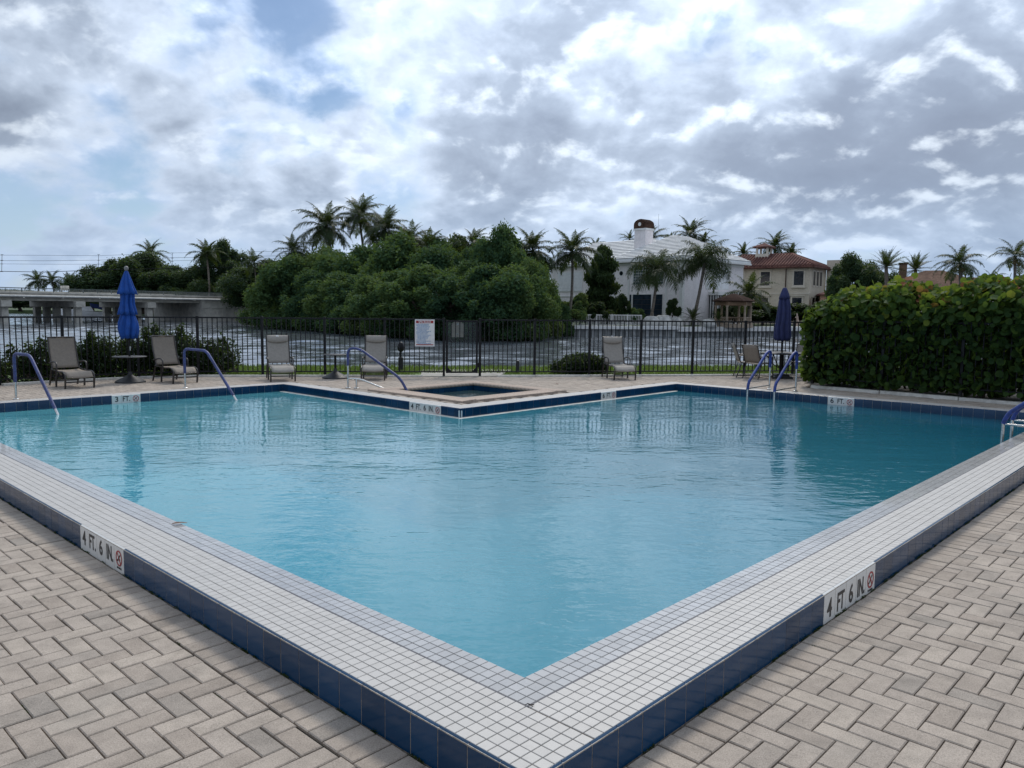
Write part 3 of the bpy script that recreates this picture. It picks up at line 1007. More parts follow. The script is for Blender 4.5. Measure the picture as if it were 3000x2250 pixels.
def depth_marker(words, start, rot, label, height, tilemesh, drop=0.0, size=0.135, xs=0.62):
    """words: one text for each tile; the last tile carries the no diving sign"""
    n = len(words) + 1
    L = n * TP
    mk = obj('depth_marker', MB().box(0.0125, 0.02, -L / 2, L / 2, -height, -0.003).mesh('marker_bed'), M_GROUT_W, pool, start, rot)
    mk['label'] = label
    for i in range(n):
        y = L / 2 - (i + 0.5) * TP
        obj('marker_tile', tilemesh, M_MARK, mk, (0, y, 0))
        if i < len(words):
            me = face_on(text_mesh(words[i], size, xs * (1.45 if len(words[i]) == 1 else 1.12), 0.02), 0.0012, 0, -0.0225 - size * 0.72 - drop)
            obj('lettering', me, M_INK, mk, (0, y, 0))
        else:
            rr = ring_mb(0.040, 0.050)
            a = R(-52)
            rr.bar((-0.043 * math.cos(a), -0.043 * math.sin(a), 0.0008), (0.043 * math.cos(a), 0.043 * math.sin(a), 0.0008), 0.008, 0.0014)
            me = face_on(rr.mesh('prohibition_ring'), 0.0012, 0, -0.075 - drop)
            obj('prohibition_ring', me, M_RED, mk, (0, y, 0))
            dv = MB().bar((-0.022, -0.018, 0.0004), (0.022, 0.024, 0.0004), 0.010, 0.0006).bar((0.0, 0.0, 0.0004), (0.018, -0.008, 0.0004), 0.005, 0.0006)
            dv.bar((-0.022, -0.018, 0.0004), (-0.032, -0.016, 0.0004), 0.012, 0.0006)
            obj('diver_figure', face_on(dv.mesh('diver_figure'), 0.0012, 0, -0.075 - drop), M_INK, mk, (0, y, 0))
            obj('lettering', face_on(text_mesh('NO DIVING', 0.017, 0.85), 0.0012, 0, -0.143 - drop), M_INK, mk, (0, y, 0))
    return mk


# runs of blue tile; gaps are left where a marker sits: (axis, fixed, from, to, mesh, [(gap0, gap1)])
runs = [('v', -0.332, -0.333, V1, T_OUT, [(3.03, 3.03 + 5 * TP)]), ('u', -0.332, -0.333, U2, T_OUT, [(1.955, 1.955 + 5 * TP)]),
        ('u', V1, 0.1, U1, T_IN, [(2.672, 2.672 + 3 * TP)]), ('v', U1, V2, V1, T_IN, [(7.088, 7.088 + 5 * TP)]),
        ('u', V2, U1, U2, T_IN, [(9.262, 9.262 + 3 * TP)]), ('v', U2, 0.2, V2, T_IN, [(3.095, 3.095 + 3 * TP)])]
for ax, fx, a, b, me, gaps in runs:
    g0, g1 = gaps[0]
    spots = [g0 - (i + 0.5) * TP for i in range(int((g0 - a) / TP) + 1)] + [g1 + (i + 0.5) * TP for i in range(int((b - g1) / TP) + 1)]
    for s in spots:
        lo_, hi_ = max(s - TP / 2, a), min(s + TP / 2, b)      # tiles are cut where a run ends at a corner
        if hi_ - lo_ < 0.012:
            continue
        c_ = (lo_ + hi_) / 2
        if ax == 'v':
            o = obj('blue_tile', me, M_BLUE, pool, (fx, c_, 0), rnd.uniform(-0.006, 0.006))
        else:
            o = obj('blue_tile', me, M_BLUE, pool, (c_, fx, 0), PI / 2 + rnd.uniform(-0.006, 0.006))
        o.scale = (1, (hi_ - lo_) / TP, 1)
# pale strips of grout bed behind the joints and under the tiles
bd = MB()
bd.box(-0.3295, -0.319, -0.33, V1, DECK, -0.004).box(-0.319, U2, -0.3295, -0.319, DECK, -0.004)
bd.box(0.05, U1 + 0.012, V1 + 0.0028, V1 + 0.011, -0.3, -0.006).box(U1 + 0.0028, U1 + 0.011, V2 + 0.003, V1 + 0.0028, -0.3, -0.006)
bd.box(U1 + 0.003, U2 + 0.0028, V2 + 0.0028, V2 + 0.011, -0.3, -0.0065).box(U2 + 0.0028, U2 + 0.011, 0, V2, -0.3, -0.006)
bd.build('grout_backing', M_GROUT_W, pool)
MB().bevbox(U1 - 0.095, U1 - 0.0005, V2 - 0.095, V1 - 0.06, -0.3, WATER + 0.004, 0.004).build('gutter_ledge', M_CURB, pool)
MB().bevbox(U1 - 0.0005, U2 - 0.10, V2 - 0.095, V2 - 0.0005, -0.3, WATER + 0.004, 0.004).build('gutter_ledge', M_CURB, pool)
depth_marker(['4', 'FT.', '6', 'IN.'], (-0.332, 3.03 + 2.5 * TP, 0), 0, 'white tiles reading 4 FT. 6 IN. with red no diving sign on the left curb', 0.166, T_OUTM)
depth_marker(['4', 'FT', '6', 'IN.'], (1.955 + 2.5 * TP, -0.332, 0), PI / 2, 'white tiles reading 4 FT 6 IN. with red no diving sign on the right curb', 0.166, T_OUTM, 0.014, 0.145, 0.60)
depth_marker(['3', 'FT.'], (2.672 + 1.5 * TP, V1, 0), PI / 2, 'white tiles reading 3 FT. below the umbrella table', 0.149, T_INM, 0.0, 0.12, 0.72)
depth_marker(['4', 'FT.', '6', 'IN.'], (U1, 7.088 + 2.5 * TP, 0), 0, 'white tiles reading 4 FT. 6 IN. beside the inner corner by the spa', 0.149, T_INM, 0.0, 0.12, 0.70)
depth_marker(['6', 'FT.'], (9.262 + 1.5 * TP, V2, 0), PI / 2, 'white tiles reading 6 FT. right of the spa', 0.149, T_INM, 0.0, 0.12, 0.72)
depth_marker(['6', 'FT.'], (U2, 3.095 + 1.5 * TP, 0), 0, 'white tiles reading 6 FT. below the sea grape hedge', 0.149, T_INM, 0.0, 0.12, 0.72)

# ---- spa
spa = structure(obj('spa', MB().add([(sx0, sy0, -1.0), (sx1, sy0, -1.0), (sx1, sy1, -1.0), (sx0, sy1, -1.0), (sx0, sy0, 0.0), (sx1, sy0, 0.0), (sx1, sy1, 0.0), (sx0, sy1, 0.0)],
                                    [(0, 1, 2, 3), (0, 4, 5, 1), (1, 5, 6, 2), (2, 6, 7, 3), (3, 7, 4, 0)]).mesh('spa'), M_PLASTER, None, PO, PR))
structure(obj('spa_water', MB().add([(sx0, sy0, -0.105), (sx1, sy0, -0.105), (sx1, sy1, -0.105), (sx0, sy1, -0.105)], [(0, 1, 2, 3)]).mesh('spa_water'), M_SPA, None, PO, PR))
M_TANBRICK = pm('tan_coping_brick', (0.42, 0.345, 0.28), 0.85, 0.22, 40, 0.5, base2=(0.30, 0.225, 0.18))
nose = MB()
npf = [(-0.30, -0.03), (-0.02, -0.03), (0.012, -0.02), (0.028, 0.0), (0.030, 0.016), (0.020, 0.034), (0.0, 0.042), (-0.30, 0.030)]
nn = len(npf)
nose.add([(x, y, z) for y in (-0.0475, 0.0475) for x, z in npf], [tuple(reversed(range(nn))), tuple(range(nn, 2 * nn))] + [(i, (i + 1) % nn, nn + (i + 1) % nn, nn + i) for i in range(nn)])
nose = nose.mesh('coping_brick', 'auto')
s = sy0 - 0.25
while s < sy1 + 0.3:
    obj('coping_brick', nose, M_TANBRICK, spa, (sx0, s, 0), 0)
    obj('coping_brick', nose, M_TANBRICK, spa, (sx1, s, 0), PI)
    s += 0.1
s = sx0 + 0.05
while s < sx1:
    obj('coping_brick', nose, M_TANBRICK, spa, (s, sy0, 0), PI / 2)
    obj('coping_brick', nose, M_TANBRICK, spa, (s, sy1, 0), -PI / 2)
    s += 0.1
ft = MB().bevbox(-0.0, 0.012, -TP / 2 + 0.002, TP / 2 - 0.002, -0.22, -0.012, 0.001).mesh('blue_tile')
for i in range(12):
    s = sy0 + (i + 0.5) * TP
    obj('blue_tile', ft, M_BLUE, spa, (sx1 - 0.012, s, 0), 0)
for i in range(13):
    s = sx0 + (i + 0.5) * TP
    obj('blue_tile', ft, M_BLUE, spa, (s, sy1 - 0.012, 0), PI / 2)
    if i < 12:
        obj('blue_tile', ft, M_BLUE, spa, (sx0 + 0.012, sy0 + (i + 0.5) * TP, 0), PI)


# ================================================================== RAILS AND LADDERS
def smooth_path(pts, rad=0.10, seg=6):
    """polyline with rounded corners"""
    pts = [Vector(p) for p in pts]
    out = [pts[0]]
    for i in range(1, len(pts) - 1):
        a, b, c = pts[i - 1], pts[i], pts[i + 1]
        r_ = min(rad, (a - b).length * 0.48, (c - b).length * 0.48)
        p0 = b + (a - b).normalized() * r_
        p1 = b + (c - b).normalized() * r_
        for k in range(seg + 1):
            t = k / seg
            out.append(p0 * (1 - t) ** 2 + b * 2 * t * (1 - t) + p1 * t ** 2)
    out.append(pts[-1])
    return out


def pool_thing(name, label, cat, u_, v_, group=None):
    return thing(name, label, cat, pw(u_, v_), PR, group)


def handrail(label, A, B, prof):
    """prof: (t, z) along A-B in pool axes; first and last stretches are bare steel"""
    t = pool_thing('pool_handrail', label, 'handrail', *A, 'blue sleeved handrails on the shallow steps')
    P = [Vector((A[0] + (B[0] - A[0]) * q - A[0], A[1] + (B[1] - A[1]) * q - A[1], z)) for q, z in prof]
    MB().tube([P[0] + Vector((0, 0, -0.02)), P[0] + Vector((0, 0, 0.40))], 0.019, 12).build('steel_post', M_STEEL, t, 'auto')
    path = smooth_path([P[0] + Vector((0, 0, 0.27))] + P[1:], 0.10)
    MB().tube(path, 0.0245, 12).build('sleeve', M_SLEEVE, t, 'auto')
    d = (P[-1] - P[-2]).normalized()
    MB().tube([P[-1] - d * 0.05, P[-1] + d * 0.30, P[-1] + d * 0.35 + Vector((0, 0, -0.6))], 0.019, 12).build('steel_end', M_STEEL, t, 'auto')
    MB().lathe([(0.045, 0.0), (0.045, 0.008), (0.03, 0.018)], 18).build('foot_plate', M_STEEL, t, 'auto')


handrail('blue sleeved pool handrail nearest the left edge, in front of the leftmost lounger', (1.40, 12.13), (1.61, 10.97), [(0, 0), (0, 0.72), (0.42, 0.715), (1.0, -0.06)])
handrail('blue sleeved pool handrail between the second and third loungers', (4.08, 12.14), (4.39, 10.93), [(0, 0), (0, 0.715), (0.47, 0.70), (1.0, -0.06)])

spr = pool_thing('spa_handrail', 'arched navy sleeved handrail with low steel grab bar leading into the spa', 'handrail', 6.285, 10.238)
D3 = Vector((0.43, -0.90, 0)).normalized()
P = lambda t_, z: D3 * t_ + Vector((0, 0, z))
MB().tube([P(0, 0), P(0, 0.45)], 0.019, 12).build('steel_post', M_STEEL, spr, 'auto')
MB().tube(smooth_path([P(0, 0.42), P(0.0, 0.74), P(0.24, 0.74), P(1.07, 0.22), P(1.22, -0.05)], 0.17, 8), 0.0245, 12).build('sleeve', M_SLEEVE, spr, 'auto')
MB().tube([P(1.205, 0.0), P(1.25, -0.15), P(1.27, -0.6)], 0.019, 12).build('steel_end', M_STEEL, spr, 'auto')
off = Vector((0.06, 0.03, 0))
MB().tube(smooth_path([P(0.0, 0.175), P(0.24, 0.18), P(0.80, 0.0), P(1.0, -0.09)], 0.12), 0.017, 12).build('grab_bar', M_STEEL, spr, 'auto')
MB().tube([P(0.175, 0.0) , P(0.175, 0.172)], 0.019, 12).build('short_post', M_STEEL, spr, 'auto')
for t_ in (0.0, 0.175):
    MB().lathe([(0.05, 0.0), (0.05, 0.012), (0.03, 0.02)], 16, P(t_, 0).x, P(t_, 0).y).build('foot_plate', M_STEEL, spr, 'auto')

lad = pool_thing('pool_ladder', 'pool ladder with two blue sleeved rails below the navy umbrella', 'ladder', 12.23, 4.59)
for dy in (-0.26, 0.26):
    MB().tube([(0, dy, 0), (0, dy, 0.45)], 0.019, 12).build('steel_post', M_STEEL, lad, 'auto')
    MB().tube(smooth_path([(0, dy, 0.42), (0, dy, 0.74), (-0.16, dy, 0.72), (-0.86, dy, 0.19), (-0.895, dy, 0.05)], 0.11), 0.026, 12).build('sleeve', M_SLEEVE2, lad, 'auto')
    MB().tube([(-0.895, dy, 0.08), (-0.895, dy, -1.1)], 0.019, 12).build('steel_stile', M_STEEL, lad, 'auto')
    MB().tube([(-0.885, dy, 0.07), (0.0, dy, 0.075)], 0.013, 10).build('brace', M_STEEL, lad, 'auto')
    MB().lathe([(0.045, 0.0), (0.045, 0.008), (0.03, 0.018)], 16, 0, dy).build('foot_plate', M_STEEL, lad, 'auto')
for z in (-0.35, -0.65, -0.95):
    MB().bevbox(-0.945, -0.855, -0.25, 0.25, z - 0.02, z, 0.004).build('tread', M_TRIM, lad)

lad = thing('pool_ladder', 'pool ladder with blue sleeved rails at the far right edge by the near curb', 'ladder', pw(9.0, -0.45), PR - PI / 2)
for dy in (0.0, 0.5):
    # local x runs towards the deck, away from the water
    MB().tube([(0, dy, DECK), (0, dy, 0.45)], 0.019, 12).build('steel_post', M_STEEL, lad, 'auto')
    MB().tube(smooth_path([(0, dy, 0.42), (0, dy, 0.76), (-0.15, dy, 0.74), (-0.70, dy, 0.27), (-0.745, dy, 0.14)], 0.10), 0.026, 12).build('sleeve', M_SLEEVE2, lad, 'auto')
    MB().tube([(-0.745, dy, 0.16), (-0.745, dy, -1.1)], 0.019, 12).build('steel_stile', M_STEEL, lad, 'auto')
    MB().tube([(-0.73, dy, 0.135), (0.0, dy, 0.135)], 0.014, 10).build('brace', M_STEEL, lad, 'auto')
for z in (-0.35, -0.65, -0.95):
    MB().bevbox(-0.79, -0.70, 0.01, 0.49, z - 0.02, z, 0.004).build('tread', M_TRIM, lad)

# ================================================================== FENCES
FZ = 1.265


def fence(label, pts, z0=0.0, top=FZ, posts=True, skip_first=False, skip_last=False, every=0.1035, base=None):
    f = thing('picket_fence', label, 'fence', (*pts[0], z0))
    O = Vector((*pts[0], 0))
    post = MB().bevbox(-0.026, 0.026, -0.026, 0.026, -0.02, top + 0.015, 0.004).mesh('post')
    pk = MB().box(-0.0085, 0.0085, -0.0085, 0.0085, 0.09, top - 0.02).mesh('picket')
    for i, q in enumerate(pts):
        if posts and not (i == 0 and skip_first) and not (i == len(pts) - 1 and skip_last):
            j = min(i, len(pts) - 2)
            a = math.atan2(pts[j + 1][1] - pts[j][1], pts[j + 1][0] - pts[j][0])
            obj('post', post, M_BLACK, f, Vector((*q, 0)) - O, a)
    for a, b in zip(pts[:-1], pts[1:]):
        A, B = Vector((*a, 0)) - O, Vector((*b, 0)) - O
        L = (B - A).length
        d = (B - A) / L
        ang = math.atan2(d.y, d.x)
        MB().bar(A + d * 0.027 + Vector((0, 0, top - 0.018)), B - d * 0.027 + Vector((0, 0, top - 0.018)), 0.034, 0.032).build('top_rail', M_BLACK, f)
        MB().bar(A + d * 0.027 + Vector((0, 0, 0.10)), B - d * 0.027 + Vector((0, 0, 0.10)), 0.030, 0.026).build('bottom_rail', M_BLACK, f)
        n = max(2, round(L / every))
        for k in range(1, n):
            obj('picket', pk, M_BLACK, f, A + d * (L * k / n), ang)
    return f


fence('black metal picket fence along the river left of the gate', FENCE_L)
fence('black metal picket fence along the river right of the gate', FENCE_R)
gt_ = thing('fence_gate', 'black metal gate in the river fence right of the spa rules sign', 'gate', (-1.47, 17.178, 0.0), math.atan2(0.10, 0.79))
GL = 0.72
for x in (0.03, GL - 0.03):
    MB().bevbox(x - 0.022, x + 0.022, -0.02, 0.02, 0.07, FZ - 0.03, 0.003).build('stile', M_BLACK, gt_)
for z in (0.09, FZ - 0.05):
    MB().box(0.052, GL - 0.052, -0.015, 0.015, z - 0.018, z + 0.018).build('cross_rail', M_BLACK, gt_)
for k in range(1, 7):
    x = 0.03 + (GL - 0.06) * k / 7
    MB().box(x - 0.0085, x + 0.0085, -0.0085, 0.0085, 0.10, FZ - 0.06).build('picket', M_BLACK, gt_)
for sgn, x in ((1, 0.05), (-1, GL - 0.05)):
    g = MB().prism([(0, 0), (0.09 * sgn, 0), (0, 0.09)] if sgn > 0 else [(0, 0), (0, 0.09), (0.09 * sgn, 0)], -0.008, 0.008).build('corner_gusset', M_BLACK, gt_)
    g.rotation_euler = (PI / 2, 0, 0)
    g.location = (x, 0, 0.105)
lt = MB().bevbox(0.0, 0.03, -0.04, -0.018, 0.62, 0.74, 0.004).tube([(0.015, -0.04, 0.70), (0.015, -0.075, 0.70), (0.10, -0.08, 0.69)], 0.007, 8)
lt.build('latch', M_BLACK, gt_)
for z in (0.25, 0.95):
    MB().tube([(GL + 0.005, -0.012, z - 0.05), (GL + 0.005, -0.012, z + 0.05)], 0.012, 8).build('hinge', M_BLACK, gt_)
m_clear, N_ = newmat('smoky_clear_sheet')
tb = N_.n('ShaderNodeBsdfTransparent', Color=(0.80, 0.83, 0.84))
gb_ = N_.n('ShaderNodeBsdfGlossy', Color=(0.9, 0.9, 0.9), Roughness=0.25)
N_.n('ShaderNodeOutputMaterial', Surface=N_.n('ShaderNodeMixShader', i0=N_.m('ADD', 0.01, N_.m('MULTIPLY', N_.noise(None, 3.0), 0.03)), i1=tb, i2=gb_))
MB().box(0.055, GL - 0.055, 0.016, 0.020, 0.62, FZ - 0.075).build('clear_panel', m_clear, gt_)
pan = MB().box(-0.43 / 2, -0.43 / 2 + 0.40, 0, 0.006, 0, 0.38)
tp_ = thing('sign_panel', 'blank tan back of a sign fixed behind the gate pickets', 'sign', (-1.21, 17.265, 0.86), math.atan2(0.10, 0.79))
arch = [(-0.13, 0), (0.13, 0), (0.13, 0.30), (0.10, 0.31), (0.075, 0.345), (0.0, 0.365), (-0.075, 0.345), (-0.10, 0.31), (-0.13, 0.30)]
o = MB().prism(arch, -0.003, 0.003).build('panel', M_TANPANEL, tp_)
o.rotation_euler = (PI / 2, 0, 0)
for z in (0.06, 0.28):
    MB().box(-0.02, 0.02, -0.016, -0.0035, z, z + 0.02).build('clip', M_STEEL, tp_)

# spa rules sign, hung on the pool side of the fence
sg = thing('spa_rules_sign', 'white sign headed SPA RULES hanging on the black fence', 'sign', (-1.915, 17.075, 0.66), math.atan2(0.13, 1.276))
MB().bevbox(-0.213, 0.213, -0.012, 0.0, 0.0, 0.585, 0.003).build('sign_board', M_SIGNW, sg)
MB().box(-0.187, 0.187, -0.0145, -0.0122, 0.505, 0.560).build('header_band', M_RED, sg)


def on_board(me, x, y, z):
    for q in me.vertices:
        a, b, c = q.co
        q.co = (a + x, -c + y, b + z)
    return me


obj('header_lettering', on_board(text_mesh('SPA RULES', 0.062, 0.93, 0.02), 0, -0.0152, 0.511), M_SIGNW, sg)
ln = random.Random(11)
rl = MB()
for k in range(17):
    z = 0.487 - k * 0.0262
    ind = 0.0 if k in (0, 1, 3, 4, 6, 7, 8, 13, 14, 15) else 0.022
    x = -0.180 + ind
    end = x + ln.uniform(0.22, 0.34 - ind) if k not in (13, 15, 5) else x + 0.2
    while x < end:
        w = ln.uniform(0.008, 0.034)
        rl.box(x, min(x + w, end + 0.01), -0.0142, -0.0121, z - 0.0125, z)
        x += w + 0.006
stuff(rl.build('small_print', M_SIGNB, sg))
MB().box(-0.187, 0.187, -0.0143, -0.0122, 0.028, 0.046).build('footer_band', M_RED, sg)
for z in (0.05, 0.55):
    for x in (-0.16, 0.16):
        MB().tube([(x, -0.002, z), (x, 0.045, z)], 0.004, 6).build('tie_wire', M_STEEL, sg)

# ================================================================== LOUNGERS, TABLES, UMBRELLAS
def lounger(label, loc, fwd, fabric, style):
    """origin between the two front feet, +x to its left side seen from the foot end, local -y is where the feet point"""
    t = thing('chaise_lounge', label, 'lounger', (*loc, 0), math.atan2(fwd[1], fwd[0]) + PI / 2, 'sling loungers along the fence')
    W_ = 0.235
    seat_z = lambda y: 0.30 - 0.02 * math.sin(min(1, max(0, (y - 0.05) / 0.7)) * PI) - (0.11 * ((0.10 - y) / 0.16) ** 2 if y < 0.10 else 0)
    ys = [-0.055, -0.02, 0.02, 0.06, 0.10, 0.2, 0.35, 0.5, 0.62, 0.73]
    MB().sheet([[(x, y, seat_z(y) - 0.012 * (1 - (x / 0.22) ** 2)) for x in np.linspace(-0.215, 0.215, 9)] for y in ys], 0.006 if style == 'plain' else 0.022).build('seat_sling', fabric, t, True)
    ang = R(70)
    bl = 0.60
    bx = lambda s_: (0.75 + s_ * bl * math.cos(ang) + 0.03 * math.sin(s_ * PI), 0.315 + s_ * bl * math.sin(ang))
    gridb = []
    for s_ in np.linspace(0.02, 1.0, 11):
        y, z = bx(s_)
        row = []
        for x in np.linspace(-0.215, 0.215, 13):
            sag = 0.016 * (1 - (x / 0.215) ** 2)
            if style != 'plain':
                sag += 0.006 * abs(math.cos(x / 0.215 * PI * 2.5))
            row.append((x, y + sag, z))
        gridb.append(row)
    MB().sheet(gridb, 0.006 if style == 'plain' else 0.02).build('back_sling', fabric, t, True)
    if style != 'plain':
        hp = []
        for s_ in np.linspace(0.80, 1.02, 7):
            y, z = bx(s_)
            k = math.sin((s_ - 0.80) / 0.22 * PI)
            hp.append([(x, y - 0.012 - 0.028 * k * (1 - (x / 0.24) ** 4), z - 0.03 * (1 - (s_ - 0.8) / 0.22) * (1 - (x / 0.2) ** 2)) for x in np.linspace(-0.21, 0.21, 11)])
        MB().sheet(hp, 0.012).build('head_cushion', fabric, t, True)
    for sg_ in (-1, 1):
        x = sg_ * W_
        MB().tube(smooth_path([(x, -0.045, 0.18), (x, -0.02, 0.26), (x, 0.10, 0.302), (x, 0.35, 0.285), (x, 0.78, 0.31)], 0.06), 0.012, 8).build('side_rail', M_BROWNM, t, 'auto')
        y1, z1 = bx(1.01)
        y0, z0 = bx(0.0)
        MB().tube([(x * 0.97, y0, z0), (x * 0.97, (y0 + y1) / 2 + 0.035, (z0 + z1) / 2), (x * 0.97, y1, z1)], 0.012, 8).build('back_rail', M_BROWNM, t, 'auto')
        for y, yt in ((0.0, -0.035), (0.52, 0.50), (0.92, 0.78)):
            top = 0.20 if y == 0 else 0.31
            MB().bar((x, yt, top), (x, y, 0.0), 0.022, 0.028).build('leg', M_BROWNM, t)
        MB().tube(smooth_path([(x * 1.05, 0.42, 0.20), (x * 1.05, 0.40, 0.44), (x * 1.05, 0.55, 0.46), (x * 1.05, 0.84, 0.42)], 0.07), 0.014, 8).build('arm', M_BROWNM, t, 'auto')
    y1, z1 = bx(1.01)
    MB().tube([(-W_ * 0.97, y1, z1), (W_ * 0.97, y1, z1)], 0.011, 8).build('top_bar', M_BROWNM, t, 'auto')
    MB().bar((-W_, -0.02, 0.115), (W_, -0.02, 0.115), 0.014, 0.022).build('stretcher', M_BROWNM, t)
    MB().bar((-W_, 0.90, 0.08), (W_, 0.90, 0.08), 0.014, 0.022).build('stretcher', M_BROWNM, t)
    return t


lounger('taupe sling lounger turned right, leftmost of the row', (-7.73, 13.90), (0.71, -0.70), M_TAUPE, 'plain')
lounger('taupe sling lounger turned right, just right of the bright blue umbrella', (-6.32, 15.04), (0.73, -0.68), M_TAUPE, 'plain')
l3 = lounger('grey padded lounger with a white tag on its head, behind the pool corner', (-4.577, 15.55), (0.38, -0.925), M_GREY, 'pad')
l4 = lounger('grey padded lounger behind the arched spa handrail', (-2.855, 15.98), (0.10, -0.995), M_GREY, 'pad')
l5 = lounger('grey padded lounger standing alone beside the round shrub', (2.41, 16.66), (0.17, -0.985), M_GREY, 'pad')
MB().bevbox(-0.035, 0.02, 0.91, 0.97, 0.86, 0.895, 0.006).build('white_tag', M_TRIM, l3)
o = MB().prism([(-0.03, 0.0), (0.06, 0.0), (-0.02, 0.05)], -0.004, 0.004).build('white_tag', M_TRIM, l5)
o.location = (0.0, 0.955, 0.875)
o.rotation_euler = (PI / 2, 0, 0)


def bistro_table(label, x, y, rad, h, thick=0.018):
    t = thing('bistro_table', label, 'table', (x, y, 0), 0.3)
    MB().lathe([(rad * 0.96, h - thick), (rad, h - thick * 0.6), (rad, h - 0.003), (rad * 0.985, h)], 36).build('table_top', M_DARKPLASTIC, t, 'auto')
    MB().tube([(0, 0, 0.08), (0, 0, h - thick)], 0.024, 12).build('pedestal', M_BLACK, t, 'auto')
    MB().lathe([(0.275, 0.0), (0.27, 0.022), (0.235, 0.045), (0.15, 0.085), (0.075, 0.125), (0.042, 0.155), (0.034, 0.21)], 28, wob=lambda a, i: 1 + (0.02 * math.cos(8 * a) if i < 3 else 0)).build('base', M_DARKPLASTIC, t, 'auto')
    return t


bistro_table('dark round table holding the bright blue umbrella between two loungers', -7.405, 15.09, 0.31, 0.505)
bistro_table('small dark round table between two grey loungers', -3.733, 16.45, 0.25, 0.505)


def canopy(prof, n, depth, seed, power=1.0):
    """closed canvas: prof of (radius, z) from bottom to top, folded into n pleats"""
    rd = random.Random(seed)
    ph = rd.uniform(0, 6)
    amp = [rd.uniform(0.6, 1.25) for _ in range(n)]
    m = MB()
    N = n * 8
    vs, fs = [], []
    for i, (r_, z) in enumerate(prof):
        for k in range(N):
            a = 2 * PI * k / N
            pl = int(k / 8) % n
            wv = abs(math.sin((k % 8) / 8 * PI))
            q = r_ * (1 - depth * amp[pl] * (1 - wv) + 0.05 * math.sin(3 * a + ph + z * 5))
            tw = a + 0.10 * math.sin(z * 9 + ph)
            zz_ = z - (0.02 * amp[pl] * wv if i == 0 else 0)
            vs.append((q * math.cos(tw), q * math.sin(tw), zz_))
    for i in range(len(prof) - 1):
        for k in range(N):
            k2 = (k + 1) % N
            fs.append((i * N + k, i * N + k2, (i + 1) * N + k2, (i + 1) * N + k))
    fs.append(tuple(range((len(prof) - 1) * N, len(prof) * N)))
    fs.append(tuple(reversed(range(N))))
    return m.add(vs, fs)


ub = thing('closed_umbrella', 'closed bright blue three tiered umbrella standing in the round table', 'umbrella', (-7.405, 15.09, 0))
MB().tube([(0, 0, 0.21), (0, 0, 2.16)], 0.019, 12).build('pole', M_BLACK, ub, 'auto')
canopy([(0.184, 1.715), (0.158, 1.78), (0.128, 1.86), (0.098, 1.96), (0.062, 2.06), (0.028, 2.14), (0.012, 2.15)], 8, 0.34, 2).build('upper_tier', M_UMB, ub, True)
canopy([(0.182, 1.325), (0.165, 1.39), (0.135, 1.50), (0.128, 1.60), (0.130, 1.70), (0.10, 1.745)], 8, 0.46, 5).build('middle_tier', M_UMB, ub, True)
canopy([(0.150, 0.865), (0.180, 0.95), (0.192, 1.05), (0.178, 1.16), (0.14, 1.27), (0.12, 1.335)], 8, 0.44, 9).build('lower_tier', M_UMB, ub, True)
MB().lathe([(0.012, 2.14), (0.03, 2.155), (0.042, 2.185), (0.036, 2.215), (0.015, 2.235)], 16).build('finial', pm('grey_plastic', (0.2, 0.19, 0.19), 0.5, 0.1, 20, 0), ub, True)
MB().tube([(0.03, -0.02, 0.62), (0.03, -0.02, 0.70)], 0.012, 8).build('crank', M_STEEL, ub)

tb3 = thing('dining_table', 'round dark patio table under the closed navy umbrella', 'table', (6.077, 17.60, 0))
MB().lathe([(0.46, 0.548), (0.475, 0.556), (0.475, 0.572), (0.46, 0.578)], 40).build('table_top', M_DARKPLASTIC, tb3, 'auto')
MB().tube([(0, 0, 0.10), (0, 0, 0.548)], 0.05, 14).build('pedestal', M_BLACK, tb3, 'auto')
MB().bevbox(-0.21, 0.21, -0.21, 0.21, 0.0, 0.05, 0.02).bevbox(-0.15, 0.15, -0.15, 0.15, 0.05, 0.10, 0.02).build('base', M_DARKPLASTIC, tb3)
for k in range(4):
    a = PI / 4 + k * PI / 2
    MB().tube(smooth_path([(0.05 * math.cos(a), 0.05 * math.sin(a), 0.22), (0.20 * math.cos(a), 0.20 * math.sin(a), 0.30), (0.34 * math.cos(a), 0.34 * math.sin(a), 0.46), (0.40 * math.cos(a), 0.40 * math.sin(a), 0.546)], 0.1), 0.010, 8).build('scroll_brace', M_BLACK, tb3, 'auto')
un = thing('closed_umbrella', 'closed navy umbrella standing in the round patio table beside the hedge', 'umbrella', (6.077, 17.60, 0))
MB().tube([(0, 0, 0.10), (0, 0, 2.0)], 0.019, 12).build('pole', M_BLACK, un, 'auto')
canopy([(0.15, 0.855), (0.185, 0.90), (0.19, 1.0), (0.178, 1.15), (0.16, 1.35), (0.142, 1.55), (0.125, 1.72), (0.10, 1.83)], 8, 0.34, 21).build('canopy', M_NAVY, un, True)
canopy([(0.128, 1.79), (0.105, 1.86), (0.072, 1.95), (0.045, 2.015), (0.022, 2.03)], 8, 0.14, 23).build('vent_cap', M_NAVY, un, True)


